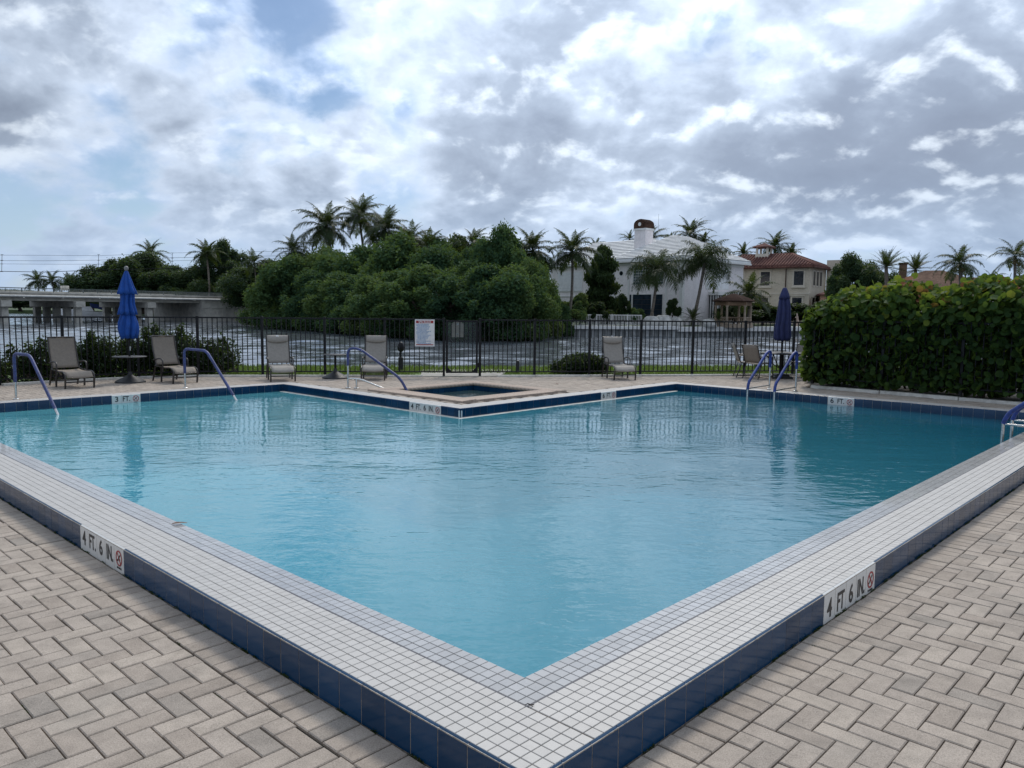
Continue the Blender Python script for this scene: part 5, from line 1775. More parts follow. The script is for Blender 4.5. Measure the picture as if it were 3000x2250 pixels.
tree('airy treetop in the middle of the thicket skyline', *gz(1350, 98)[:2], 10.4, 9, 'airy', M_LEAF2, None, 'broadleaf_tree', 16)
tree('dark treetop left of the middle of the thicket skyline', *gz(1240, 96)[:2], 9.6, 9, 'round_a', M_LEAF2, None, 'broadleaf_tree', 17)
tree('dark treetop right of the middle of the thicket skyline', *gz(1420, 94)[:2], 9.0, 10, 'round_b', M_LEAF2, None, 'broadleaf_tree', 18)
for i, (px, Y, h, w) in enumerate(((-40, 175, 5.2, 16), (60, 178, 4.6, 14), (160, 200, 3.8, 18), (240, 205, 4.0, 16))):
    tree(('low dark tree at the left edge beyond the bridge', 'low dark tree beyond the left part of the bridge', 'low dark tree under the three far palms', 'low dark tree right of the three far palms')[i], *gz(px, Y)[:2], h, w, ('round_a', 'round_b')[i % 2], M_LEAF2, None, 'broadleaf_tree', 20 + i)

# palms: far left
for i, (px, py, lab) in enumerate(((108, 822, 'leftmost of the three far palms behind the bridge'), (153, 824, 'middle one of the three far palms behind the bridge'), (202, 828, 'rightmost of the three far palms behind the bridge'))):
    c = at(px, py, 200)
    palm(lab, c, (c.x + 0.5, 200, 0), 4.1, 17, 'coconut', M_PALMD, 40 + i, 0.2, wind=0.4)
c = at(440, 745, 160); palm('dark palm crown rising above the large round tree behind the umbrella', c, (c.x, 160, 0), 4.6, 16, 'royal', M_PALMD, 50, 0.22)
c = at(605, 745, 140); palm('royal palm with full crown at the left of the tall loose tree', c, (c.x, 140, 0), 4.0, 20, 'royal', M_PALMD, 51, 0.22)
c = at(745, 770, 128); palm('short palm with upright crown left of the tall palm cluster', c, (c.x, 128, 0), 3.2, 14, 'coconut', M_PALMD, 52, 0.16)
c = at(955, 665, 100); palm('tall coconut palm with heavy crown, left one of the tall palm cluster', c, (c.x + 1.2, 100, 0), 4.6, 26, 'coconut', M_PALMD, 53, 0.2)
c = at(1052, 635, 104); palm('tallest coconut palm on the skyline, above the mangrove thicket', c, (c.x + 0.4, 104, 0), 4.4, 24, 'coconut', M_PALMD, 54, 0.2)
c = at(1128, 675, 98); palm('coconut palm with spreading crown, right one of the tall palm cluster', c, (c.x, 98, 0), 4.4, 26, 'coconut', M_PALMD, 55, 0.2)
c = at(1205, 705, 94); palm('ragged brownish palm right of the tall palm cluster', c, (c.x + 0.3, 94, 0), 3.4, 18, 'coconut', M_PALM, 56, 0.18)
c = at(1255, 730, 88); palm('yellowish drooping palm in the middle of the thicket', c, (c.x, 88, 0), 3.3, 20, 'coconut', M_PALM, 57, 0.18)
c = at(860, 735, 96); palm('drooping palm at the left end of the thicket skyline', c, (c.x, 96, 0), 3.2, 20, 'coconut', M_PALM, 58, 0.18)
c = at(1385, 715, 92); palm('pale palm crown half sunk in the thicket skyline', c, (c.x, 92, 0), 3.0, 18, 'coconut', M_PALM, 59, 0.18)
c = at(1560, 735, 74); palm('coconut palm with golden hanging fronds at the right end of the thicket', c, (c.x + 0.2, 74, 0), 3.3, 24, 'coconut', M_PALM, 60, 0.15, nuts=4)
c = at(1676, 738, 76); palm('coconut palm with straight trunk left of the white house', c, (c.x - 0.25, 76, 0), 3.3, 25, 'coconut', M_PALM, 61, 0.16, nuts=6)
c = at(1925, 792, 79); palm('queen palm with drooping feathery crown in front of the white house', c, (at(1905, 905, 79).x, 79, 0), 3.9, 17, 'queen', M_PALMD, 62, 0.17)
c = at(2064, 770, 80); palm('queen palm with leaning trunk at the right corner of the white house', c, (at(2030, 905, 80).x, 80, 0), 4.1, 22, 'queen', M_PALMD, 63, 0.19)
c = at(2192, 862, 84); palm('young coconut palm with wide fronds in front of the tan house', c, (c.x, 84, 0), 3.4, 17, 'coconut', M_PALM, 64, 0.16)
c = at(1905, 705, 118); palm('royal palm crown just right of the white chimney', c, (c.x, 118, 0), 3.4, 20, 'royal', M_PALMD, 65, 0.25, shaft=True)
c = at(1968, 712, 121); palm('low royal palm crown above the white roof ridge', c, (c.x, 121, 0), 2.6, 17, 'royal', M_PALMD, 66, 0.25, shaft=True)
c = at(2022, 690, 118); palm('tallest royal palm crown behind the white roof', c, (c.x, 118, 0), 3.9, 22, 'royal', M_PALMD, 67, 0.25, shaft=True)
c = at(2062, 712, 119); palm('royal palm crown at the right end of the white roof', c, (c.x, 119, 0), 2.7, 17, 'royal', M_PALMD, 68, 0.25, shaft=True)
c = at(1845, 702, 122); palm('royal palm fronds showing just left of the white chimney', c, (c.x, 122, 0), 2.2, 14, 'royal', M_PALMD, 69, 0.2)
c = at(1745, 726, 125); palm('small palm crown above the left wing of the white roof', c, (c.x, 125, 0), 2.4, 14, 'royal', M_PALMD, 70, 0.2)
c = at(2178, 745, 120); palm('dark palm behind the left part of the red tiled roof', c, (c.x, 120, 0), 2.7, 20, 'royal', M_PALMD, 71, 0.25, shaft=True)
c = at(2270, 722, 122); palm('large dark palm crown behind the roof cupola', c, (c.x, 122, 0), 3.4, 22, 'royal', M_PALMD, 72, 0.25, shaft=True)
c = at(2318, 748, 121); palm('dark palm behind the right end of the red tiled roof', c, (c.x, 121, 0), 2.9, 18, 'royal', M_PALMD, 73, 0.25, shaft=True)
c = at(2596, 782, 62); palm('date palm with stiff arching fronds above the hedge', c, (c.x, 62, 0), 1.9, 30, 'date', M_PALMD, 74, 0.2)
c = at(2682, 790, 64); palm('greyish date palm with stiff fronds, right of the other date palm', c, (c.x, 64, 0), 1.7, 30, 'date', M_PALM, 75, 0.2)
c = at(2812, 772, 48); palm('windblown coconut palm with coconuts above the right part of the hedge', c, (c.x + 0.15, 48, 0), 1.75, 18, 'coconut', M_PALMD, 76, 0.16, nuts=5, wind=0.8)
c = at(2974, 752, 50); palm('slim windblown coconut palm at the right edge', c, (c.x - 0.1, 50, 0), 1.7, 15, 'coconut', M_PALMD, 77, 0.12, nuts=3, wind=0.8)
c = at(2905, 818, 66); palm('small palm crown beyond the brown roof near the right edge', c, (c.x, 66, 0), 1.3, 12, 'coconut', M_PALMD, 78, 0.1)

# gardens of the houses
tree('tall dark green column shaped tree beside the white house', *gz(1762, 84)[:2], 8.4, 4.4, 'column', M_SHRUB, None, 'columnar_tree', 3)
tree('round green tree right of the tan house, above the hedge', *gz(2492, 70)[:2], 6.4, 4.8, 'round_a', M_LEAF2, None, 'broadleaf_tree', 30)
tree('dark low tree between the round green tree and the date palms', *gz(2580, 68)[:2], 4.8, 4.6, 'round_b', M_LEAF2, None, 'broadleaf_tree', 31)
tree('green tree at the right edge behind the hedge', *gz(2985, 46)[:2], 3.2, 3.0, 'bush_a', M_LEAF2, None, 'broadleaf_tree', 32)
for i, (px, Y, h, w, k, lab) in enumerate(((1700, 77.4, 2.9, 3.2, 'bush_a', 'light green bush on the left end of the white railing'), (1752, 78, 2.2, 2.8, 'bush_b', 'rounded green bush behind the middle of the white railing'),
                                           (1822, 79, 2.9, 2.2, 'bush_a', 'upright leafy bush at the left door of the white house'), (1862, 78.4, 1.7, 2.4, 'bush_b', 'low green bush at the right end of the white railing'),
                                           (1655, 76.8, 2.2, 3.6, 'bush_b', 'green bush hanging over the seawall at its left end'), (2235, 90, 2.4, 6, 'bush_a', 'dark hedge under the tan house, left of the navy umbrella'),
                                           (2335, 92, 2.4, 6, 'bush_b', 'dark hedge under the tan house, right of the navy umbrella'), (2400, 90, 2.5, 5, 'bush_a', 'dark hedge at the right corner of the tan house'), (2150, 88, 2.2, 5, 'bush_b', 'dark bush behind the gazebo'))):
    tree(lab, *gz(px, Y)[:2], h, w, k, M_LEAF if i in (0, 3, 4) else M_SHRUB, None, 'garden_bush', 40 + i)
tp = tree('small clipped ball tree in front of the white house', *gz(1971, 78.5)[:2], 2.1, 1.7, 'bush_b', M_SHRUB, None, 'topiary_tree', 60, z=0.5)
MB().tube([(0, 0, -0.55), (0.03, 0, 0.1), (0, 0.02, 0.6)], 0.06, 8).build('stem', M_BARK, tp)


def rosette(label, px, Y, z, L, n, seed, style='date', mat=None):
    c = gz(px, Y, z)
    return palm(label, (c[0], c[1], z + 0.25), (c[0], c[1], z - 0.3), L, n, style, mat or M_PALMD, seed, 0.14, 'cycad')


rosette('spiky cycad with stiff fronds between the ball tree and the gazebo', 2030, 78.2, 0.55, 1.5, 26, 80)
rosette('small spiky plant in front of the gazebo', 2105, 77.8, 0.45, 1.2, 20, 81, 'date', M_PALM)


# ================================================================== BUILDINGS ACROSS THE RIVER
def place_rot(C, xdir):
    return (C[0], C[1], 0), math.atan2(xdir[1], xdir[0])


def hip_roof(m, x0, x1, y0, y1, ze, rise, over=0.6, thick=0.22):
    """hipped roof over the rectangle; ridge along its longer side"""
    a, b, c, d = x0 - over, x1 + over, y0 - over, y1 + over
    if (b - a) >= (d - c):
        h = (d - c) / 2
        r0, r1 = (a + h, (c + d) / 2), (b - h, (c + d) / 2)
    else:
        h = (b - a) / 2
        r0, r1 = ((a + b) / 2, c + h), ((a + b) / 2, d - h)
    zt = ze + rise
    vs = [(a, c, ze), (b, c, ze), (b, d, ze), (a, d, ze), (*r0, zt), (*r1, zt), (a, c, ze - thick), (b, c, ze - thick), (b, d, ze - thick), (a, d, ze - thick)]
    if (b - a) >= (d - c):
        fs = [(0, 1, 5, 4), (1, 2, 5), (2, 3, 4, 5), (3, 0, 4)]
    else:
        fs = [(0, 1, 4), (1, 2, 5, 4), (2, 3, 5), (3, 0, 4, 5)]
    fs += [(6, 7, 1, 0), (7, 8, 2, 1), (8, 9, 3, 2), (9, 6, 0, 3), (9, 8, 7, 6)]
    m.add(vs, fs)
    return (a, b, c, d, r0, r1, zt)


def roof_courses(info, ze, rise, step, parent, mat, name='tile_course', thick=0.035, lift=0.02, seedz=0):
    """one slightly proud strip for each course of tiles on all four slopes"""
    a, b, c, d, r0, r1, zt = info
    corners = [(a, c), (b, c), (b, d), (a, d)]
    if (b - a) >= (d - c):
        tops = [(r0, r1), (r1, r1), (r1, r0), (r0, r0)]
    else:
        tops = [(r0, r0), (r0, r1), (r1, r1), (r1, r0)]
    for s_ in range(4):
        p0, p1 = corners[s_], corners[(s_ + 1) % 4]
        q0, q1 = tops[s_]
        L = math.hypot(q0[0] - p0[0], q0[1] - p0[1])
        n = max(3, int(math.hypot(L, rise) / step))
        for i in range(n):
            t0, t1 = i / n, min(1.0, (i + 1.12) / n)
            A, B = lerp2(p0, q0, t0), lerp2(p1, q1, t0)
            Cc, Dd = lerp2(p1, q1, t1), lerp2(p0, q0, t1)
            z0, z1 = ze + rise * t0, ze + rise * t1
            m = MB().add([(*A, z0 + lift), (*B, z0 + lift), (*Cc, z1 + 0.004), (*Dd, z1 + 0.004), (*A, z0 + lift + thick), (*B, z0 + lift + thick), (*Cc, z1 + 0.012), (*Dd, z1 + 0.012)],
                         [(4, 5, 6, 7), (0, 1, 5, 4), (1, 2, 6, 5), (3, 0, 4, 7)])
            m.build(name, mat, parent)


def window(parent, x0, x1, z0, z1, y, nx, nz, frame_mat, depth=0.06, pane_mat=None, sill=False, fr=0.08, bar_mat=None):
    """window on a wall whose outside is towards -y at the given y; panes are separate"""
    m = MB()
    m.box(x0 - fr, x1 + fr, y - depth, y - 0.003, z1, z1 + fr).box(x0 - fr, x1 + fr, y - depth, y - 0.003, z0 - fr, z0).box(x0 - fr, x0, y - depth, y - 0.003, z0, z1).box(x1, x1 + fr, y - depth, y - 0.003, z0, z1)
    w = m.build('window', frame_mat, parent)
    bx_, bz_ = (x1 - x0) / nx, (z1 - z0) / nz
    for i in range(nx):
        for k in range(nz):
            MB().box(x0 + i * bx_ + 0.02, x0 + (i + 1) * bx_ - 0.02, y - 0.025, y - 0.004, z0 + k * bz_ + 0.02, z0 + (k + 1) * bz_ - 0.02).build('pane', pane_mat or M_GLASS, w)
    bars = MB().box(x0, x1, y - 0.02, y - 0.005, z0, z1)
    bars.build('glazing_bar', bar_mat or frame_mat, w)
    if sill:
        MB().box(x0 - fr * 1.6, x1 + fr * 1.6, y - depth * 2.2, y - 0.003, z0 - fr * 1.9, z0 - fr - 0.003).build('sill', frame_mat, w)
    return w


# ---- white house
wh = thing('white_house', 'white two storey house with pale tiled hip roof and copper capped chimney', 'house', *place_rot((18.5, 86.0), (0.68, -0.73)))
FZ0 = 0.5
w_ = MB().box(-9.53, 0, 0, 12.4, -0.3, 7.45)
w_.build('wall', M_STUCCO, wh)
MB().box(-24, -9.531, 4.0, 12.4, -0.3, 7.42).build('wing_wall', M_STUCCO, wh)
rf = MB()
info = hip_roof(rf, -9.53, 0, 0, 12.4, 7.45, 2.9)
r_o = rf.build('roof', M_ROOFW, wh)
roof_courses(info, 7.45, 2.9, 0.52, r_o, M_ROOFW, thick=0.06, lift=0.06)
rf = MB()
info2 = hip_roof(rf, -24, -6.0, 4.0, 12.4, 7.40, 3.1)
r_o2 = rf.build('wing_roof', M_ROOFW, wh)
roof_courses(info2, 7.40, 3.1, 0.52, r_o2, M_ROOFW, thick=0.06, lift=0.06)
MB().box(-10.6, 0.72, -0.72, -0.60, 7.02, 7.225).box(0.60, 0.72, -0.60, 13.0, 7.02, 7.225).build('fascia', M_TRIM, wh)
ch = MB().box(-9.85, -8.2, 3.9, 5.4, 7.8, 11.35).build('chimney', M_STUCCO, wh)
MB().box(-9.95, -8.1, 3.8, 5.5, 11.12, 11.36).build('chimney_band', M_TRIM, ch)
arc = [(0.0, 0.0)] + [(0.90 - 0.90 * math.cos(PI * k / 12), 0.45 + 0.62 * math.sin(PI * k / 12)) for k in range(13)] + [(1.80, 0.0)]
cp = MB()
n_ = len(arc)
cp.add([(-9.93 + x, y, 11.37 + z) for y in (3.82, 5.48) for x, z in arc], [tuple(range(n_)), tuple(reversed(range(n_, 2 * n_)))] + [(i, n_ + i, n_ + (i + 1) % n_, (i + 1) % n_) for i in range(n_)])
cap = cp.build('copper_cap', M_COPPER, ch)
for k in range(7):
    y = 3.95 + k * 0.22
    m = MB()
    m.tube([(-9.93 + x * 1.005 - 0.004, y, 11.37 + z * 1.02) for x, z in arc[1:-1]], 0.03, 6)
    m.build('seam', M_COPPER, cap)
MB().lathe([(0.22, -0.02), (0.22, 0.02)], 16).build('cap_vent', M_TRIM, cap)
for q in cap.children:
    if q.name.startswith('cap_vent'):
        q.location = (-9.03, 3.80, 11.85)
        q.rotation_euler = (PI / 2, 0, 0)
MB().tube([(-7.6, 5.6, 7.8), (-7.6, 5.6, 13.1)], 0.02, 5).build('aerial', M_STEEL, wh)
MB().tube([(-3.0, 7.0, 9.8), (-3.0, 7.0, 12.4)], 0.02, 5).build('aerial', M_STEEL, wh)
# glass block window with its two fields
window(wh, -6.75, -4.05, 4.5, 7.05, 0, 8, 8, M_TRIM, 0.07, pm('glass_block', (0.10, 0.13, 0.15), 0.15, 0.25, 3, 0.05))
window(wh, -3.75, -2.55, 4.5, 7.05, 0, 4, 8, M_TRIM, 0.07, pm('glass_block', (0.10, 0.13, 0.15), 0.15, 0.25, 3, 0.05))
M_DOORG = pm('blue_grey_door_glass', (0.028, 0.042, 0.060), 0.15, 0.2, 2, 0.02)
for x0, x1, nx in ((-7.25, -6.95, 1), (-6.75, -4.10, 2), (-3.75, -2.55, 1)):
    window(wh, x0, x1, FZ0, 3.35, 0, nx, 5, M_TRIM, 0.08, M_DOORG, fr=0.06, bar_mat=M_BROWNM)
for x in (-8.55, -0.85):
    o = MB().lathe([(0.36, -0.05), (0.36, 0.0), (0.30, 0.03)], 8).build('round_window', M_TRIM, wh)
    o.location = (x, -0.005, 5.85)
    o.rotation_euler = (PI / 2, R(22.5), 0)
    o2 = MB().lathe([(0.27, 0.0), (0.27, 0.045), (0.25, 0.05)], 8).build('pane', M_GLASS, o)
for x in (-7.4, -2.1):
    MB().box(x - 0.09, x + 0.09, -0.10, -0.003, -0.2, 7.2).build('pilaster', M_TRIM, wh)
MB().box(-9.62, 0.09, -0.09, -0.003, 6.75, 7.0).box(0.003, 0.09, -0.003, 12.4, 6.75, 7.0).build('frieze', M_TRIM, wh)
MB().box(-0.35, 0.06, -0.06, -0.003, -0.2, 6.74).box(0.003, 0.06, -0.003, 0.35, -0.2, 6.74).build('corner_trim', M_TRIM, wh)
# right hand side: tall shuttered window and a louvred bay
sd = MB().box(0.003, 0.06, 4.4, 9.2, 4.0, 6.6).build('shuttered_window', M_TRIM, wh)
for k in range(3):
    MB().box(0.061, 0.09, 4.6 + k * 1.55, 4.6 + k * 1.55 + 1.4, 4.15, 6.45).build('shutter', M_BOATW, sd)
by = MB().box(0.003, 1.2, 5.2, 9.0, -0.2, 0.75).box(0.003, 1.35, 5.05, 9.15, 3.35, 3.75).build('bay', M_TRIM, wh)
MB().box(0.003, 1.05, 5.3, 8.9, 0.76, 3.34).build('bay_glass', M_GLASS, by)
for k in range(8):
    y = 5.3 + k * 0.5
    MB().box(1.06, 1.18, y, y + 0.12, 0.76, 3.34).build('louvre_post', M_TRIM, by)
for k in range(3):
    MB().box(0.2 + k * 0.34, 0.32 + k * 0.34, 5.20, 5.29, 0.76, 3.34).build('louvre_post', M_TRIM, by)
# wing openings
for x0, x1, z0, z1 in ((-22.6, -18.2, 3.9, 6.5), (-14.8, -11.6, 3.2, 6.4)):
    s_ = MB().box(x0, x1, 3.93, 3.997, z0, z1).build('storm_shutter', M_TRIM, wh)
    k = z0 + 0.1
    while k < z1 - 0.2:
        MB().box(x0 + 0.05, x1 - 0.05, 3.90, 3.929, k, k + 0.36).build('shutter_slat', M_BOATW, s_)
        k += 0.4
MB().box(-24.06, -9.6, 3.92, 3.997, 3.25, 3.4).build('string_course', M_TRIM, wh)
window(wh, -15.2, -12.4, 0.4, 2.6, 4.0, 3, 2, M_TRIM, 0.08, M_GLASS)
st = MB().tube([(-15.6, 2.6, 0.4), (-12.6, 2.6, 3.1)], 0.06, 6).build('stair_rail', M_TRIM, wh)

# ---- tan house with red tiled roof
th_ = thing('tan_house', 'tan two storey house with red barrel tiled roof and a small cupola', 'house', *place_rot((36.9, 98.0), (0.79, -0.613)))
MB().box(-13.5, 0, 0, 6.7, -0.3, 7.2).build('wall', M_TANWALL, th_)
rf = MB()
it = hip_roof(rf, -13.5, 0, 0, 6.7, 7.25, 1.75, 0.65, 0.18)
ro = rf.build('roof', M_REDTILE, th_)
# barrel tiles: one ridge of tiles up each slope
a, b, c, d, r0, r1, zt = it
n = 38
for i in range(n):
    x = a + (b - a) * (i + 0.5) / n
    top = min(1.0, (x - a) / (r0[0] - a), (b - x) / (b - r1[0]))
    y1 = c + (r0[1] - c) * top
    z1 = 7.25 + 1.75 * top
    k = max(1, int(8 * top))
    pts_ = []
    for j in range(k + 1):
        t_ = j / k
        pts_.append((x, c + (y1 - c) * t_, 7.25 + (z1 - 7.25) * t_ + 0.02))
    MB().tube(pts_, [0.15] * len(pts_), 7).build('barrel_tile', M_REDTILE, ro, True)
n = 22
for i in range(n):
    y = c + (d - c) * (i + 0.5) / n
    top = min((y - c), (d - y)) / ((d - c) / 2)
    MB().tube([(b, y, 7.27), (b + (r1[0] - b) * top, y, 7.27 + 1.75 * top)], 0.105, 7).build('barrel_tile', M_REDTILE, ro, True)
for p0_, p1_ in (((b, c, 7.3), (*r1, zt + 0.05)), ((*r0, zt + 0.05), (*r1, zt + 0.05)), ((b, d, 7.3), (*r1, zt + 0.05))):
    MB().tube([p0_, p1_], 0.16, 8).build('ridge_tile', M_REDTILE, ro, True)
MB().box(a - 0.05, b + 0.1, c - 0.1, c - 0.005, 6.98, 7.10).box(b + 0.005, b + 0.1, c - 0.005, d, 6.98, 7.10).build('gutter', M_COPPER, th_)
cu = MB().box(-8.0, -6.3, 2.5, 4.2, 8.6, 9.15).build('cupola', M_TANTRIM, th_)
for x in (-7.95, -6.57):
    for y in (2.55, 3.93):
        MB().box(x, x + 0.24, y, y + 0.24, 9.15, 9.95).build('cupola_post', M_TANTRIM, cu)
rf = MB()
hip_roof(rf, -8.05, -6.25, 2.45, 4.25, 10.1, 0.55, 0.25, 0.16)
rf.build('cupola_roof', M_REDTILE, cu)
for x0, x1, z0, z1 in ((-1.95, -0.75, 4.9, 6.65), (-6.2, -5.0, 4.9, 6.65), (-9.4, -8.5, 4.9, 6.5), (-2.05, -0.85, 0.9, 3.35), (-6.3, -5.1, 0.9, 3.35)):
    window(th_, x0, x1, z0, z1, 0, 2, 2, M_TANTRIM, 0.09, M_GLASS, True, 0.17, M_BROWNM)
    MB().box(x0 - 0.32, x1 + 0.32, -0.20, -0.003, z1 + 0.18, z1 + 0.30).build('cornice', M_TANTRIM, th_)
for k in range(3):
    y = 1.1 + k * 1.35
    for z0, z1 in ((4.9, 6.65), (0.9, 3.35)):
        q = MB().box(0.003, 0.10, y - 0.12, y + 0.92, z0 - 0.14, z1 + 0.14).build('window', M_TANTRIM, th_)
        MB().box(0.101, 0.115, y, y + 0.8, z0, z1).build('pane', M_GLASS, q)
MB().tube([(-2.95, -0.10, 0), (-2.95, -0.10, 6.95)], 0.06, 8).build('downspout', M_COPPER, th_)
MB().box(-13.6, 0.12, -0.07, -0.003, 3.75, 3.95).build('string_course', M_TANTRIM, th_)
MB().box(0.15, 2.2, 6.3, 9.6, -0.3, 8.3).build('rear_tower', M_TANWALL, th_)
MB().box(-16.4, -13.51, -1.6, 4, -0.3, 6.9).build('brown_wing', M_BROWNWALL, th_)
MB().box(-15.6, -14.6, -1.66, -1.603, 4.2, 5.8).build('wing_window', M_GLASS, th_)

# ---- gazebo
gzb = thing('gazebo', 'tan stone gazebo with brown hip roof on the seawall in front of the tan house', 'gazebo', gz(2148, 80, 0.0), R(-20))
for k in range(6):
    a = R(60 * k + 15)
    x, y = 1.75 * math.cos(a), 1.75 * math.sin(a)
    MB().lathe([(0.17, 0.25), (0.17, 0.38), (0.12, 0.42), (0.105, 1.95), (0.15, 2.02), (0.15, 2.12)], 12, x, y).build('column', M_STONE, gzb, 'auto')
    a2 = R(60 * (k + 1) + 15)
    x2, y2 = 1.75 * math.cos(a2), 1.75 * math.sin(a2)
    MB().bar((x, y, 2.32), (x2, y2, 2.32), 0.16, 0.40).build('beam', M_BROWNWALL, gzb)
    if k != 4:
        r_ = MB().bar((x * 0.98, y * 0.98, 0.92), (x2 * 0.98, y2 * 0.98, 0.92), 0.08, 0.07).build('balustrade', M_STONE, gzb)
        for j in range(1, 7):
            t_ = j / 7
            q0, q1 = lerp2((x, y), (x2, y2), t_ - 0.05), lerp2((x, y), (x2, y2), t_ + 0.05)
            MB().bar((q0[0] * 0.98, q0[1] * 0.98, 0.36), (q1[0] * 0.98, q1[1] * 0.98, 0.88), 0.03, 0.03).build('baluster', M_STONE, r_)
            MB().bar((q1[0] * 0.975, q1[1] * 0.975, 0.36), (q0[0] * 0.975, q0[1] * 0.975, 0.88), 0.03, 0.03).build('baluster', M_STONE, r_)
MB().lathe([(2.0, -0.1), (2.0, 0.24), (1.9, 0.25)], 6).build('plinth', M_STONE, gzb)
MB().lathe([(2.12, 2.52), (2.15, 2.60), (1.45, 2.92), (0.85, 3.12), (0.4, 3.26), (0.1, 3.34)], 6).build('roof', pm('dark_brown_shingle', (0.050, 0.028, 0.022), 0.95, 0.25, 6, 0.2, spec=0.08), gzb)

# ---- houses behind the hedge
bh = thing('brown_roof_house', 'house with broad brown shingle roof behind the hedge, under the coconut palm', 'house', gz(2790, 58, 0), R(-24))
MB().box(-5.2, 3.0, 0, 7, -0.2, 3.1).build('wall', M_TANWALL, bh)
rf = MB(); ib = hip_roof(rf, -5.2, 3.0, 0, 7, 3.1, 1.75, 0.7, 0.2)
ro = rf.build('roof', M_BROWNROOF, bh)
roof_courses(ib, 3.1, 1.75, 0.22, ro, M_BROWNROOF, 'shingle_course', 0.015, 0.01)
ch = MB().box(-3.55, -3.0, 3.2, 3.8, 3.6, 5.35).build('chimney', M_BROWNWALL, bh)
MB().box(-3.62, -2.93, 3.13, 3.87, 5.36, 5.48).build('chimney_cap', M_COPPER, ch)
bh2 = thing('brown_roof_house', 'second brown roofed house near the right edge behind the hedge', 'house', gz(2880, 66, 0), R(-15))
MB().box(-4.0, 5.0, 0, 7, -0.2, 3.0).build('wall', M_TANWALL, bh2)
rf = MB(); ib = hip_roof(rf, -4.0, 5.0, 0, 7, 3.0, 1.7, 0.6, 0.2)
ro = rf.build('roof', M_BROWNROOF, bh2)
roof_courses(ib, 3.0, 1.7, 0.24, ro, M_BROWNROOF, 'shingle_course', 0.015, 0.01)
ph = thing('peach_house', 'peach stucco house corner between the tan house and the hedge', 'house', gz(2440, 96, 0), R(-20))
MB().box(-1.5, 4.5, 0, 5, -0.2, 3.7).build('wall', pm('peach_stucco', (0.52, 0.30, 0.20), 0.85, 0.08, 5, 0.2), ph)
rf = MB(); hip_roof(rf, -1.5, 4.5, 0, 5, 3.75, 1.0, 0.4, 0.15)
rf.build('roof', M_REDTILE, ph)
MB().box(0.4, 1.5, -0.05, -0.003, 1.2, 2.7).build('window', M_GLASS, ph)

# ---- seawall, railing, rocks and statue
sw_pts = [(5.9, 75.25), (16.0, 76.15), (28.5, 82.95), (46, 92.5)]
names_ = ['grey sheet pile seawall with white cap under the white railing', 'lower seawall with thick white cap in front of the gazebo', 'far end of the white capped seawall behind the navy umbrella']
for i in range(3):
    A, B = Vector((*sw_pts[i], 0)), Vector((*sw_pts[i + 1], 0))
    L = (B - A).length
    sw = thing('seawall', names_[i], 'seawall', A, math.atan2((B - A).y, (B - A).x))
    zc = (0.03, -0.02, -0.02)[i]
    MB().bevbox(0.0, L - 0.03, -0.35, 0.55, zc - (0.32, 0.46, 0.46)[i], zc, 0.02).build('cap', M_TRIM, sw)
    k = 0
    x = 0.05
    while x < L - 0.6:
        MB().box(x, x + 0.40, 0.10, 0.25, RIVER - 0.5, zc - 0.33).build('sheet_panel', M_SEAWALL, sw)
        MB().box(x + 0.40, x + 0.66, -0.06, 0.25, RIVER - 0.5, zc - 0.331).build('sheet_panel', pm('pale_seawall', (0.44, 0.45, 0.45), 0.8, 0.15, 3, 0.2, stain=(0.25, 0.25, 0.23)), sw)
        x += 0.66
A, B = at(1562, 930, 76.6), at(1880, 930, 77.2)
A.z = B.z = 0.0
rl_ = thing('white_railing', 'white picket railing on the seawall in front of the white house', 'railing', A, math.atan2((B - A).y, (B - A).x))
L = (B - A).length
MB().box(0, L, -0.04, 0.04, 1.02, 1.09).build('top_rail', M_TRIM, rl_)
MB().box(0, L, -0.03, 0.03, 0.10, 0.15).build('bottom_rail', M_TRIM, rl_)
n = int(L / 0.155)
for k in range(n + 1):
    x = L * k / n
    if k % 10 == 0:
        MB().box(x - 0.05, x + 0.05, -0.05, 0.05, -0.02, 1.12).build('post', M_TRIM, rl_)
    else:
        MB().box(x - 0.022, x + 0.022, -0.022, 0.022, 0.15, 1.02).build('baluster', M_TRIM, rl_)
rdk = random.Random(17)


def boulder(label, px, Y, w, h, seed, z=-0.05):
    g_ = random.Random(seed)
    m = MB()
    ph_ = [g_.uniform(0, 6) for _ in range(6)]
    prof = [(w * 0.5 * q, hh * h) for q, hh in ((0.92, 0), (1.0, 0.25), (0.96, 0.6), (0.80, 0.85), (0.5, 0.98), (0.1, 1.0))]
    m.lathe(prof, 14, wob=lambda a, i: 1 + 0.12 * math.sin(2 * a + ph_[0] + i) + 0.10 * math.sin(3 * a + ph_[1]) + 0.06 * math.sin(5 * a + ph_[2] * i))
    o_ = m.build('boulder', M_ROCK, None, 'auto')
    c_ = gz(px, Y, z)
    o_.location = c_
    return tag(o_, label, 'rock', 'pale rocks beside the white railing')


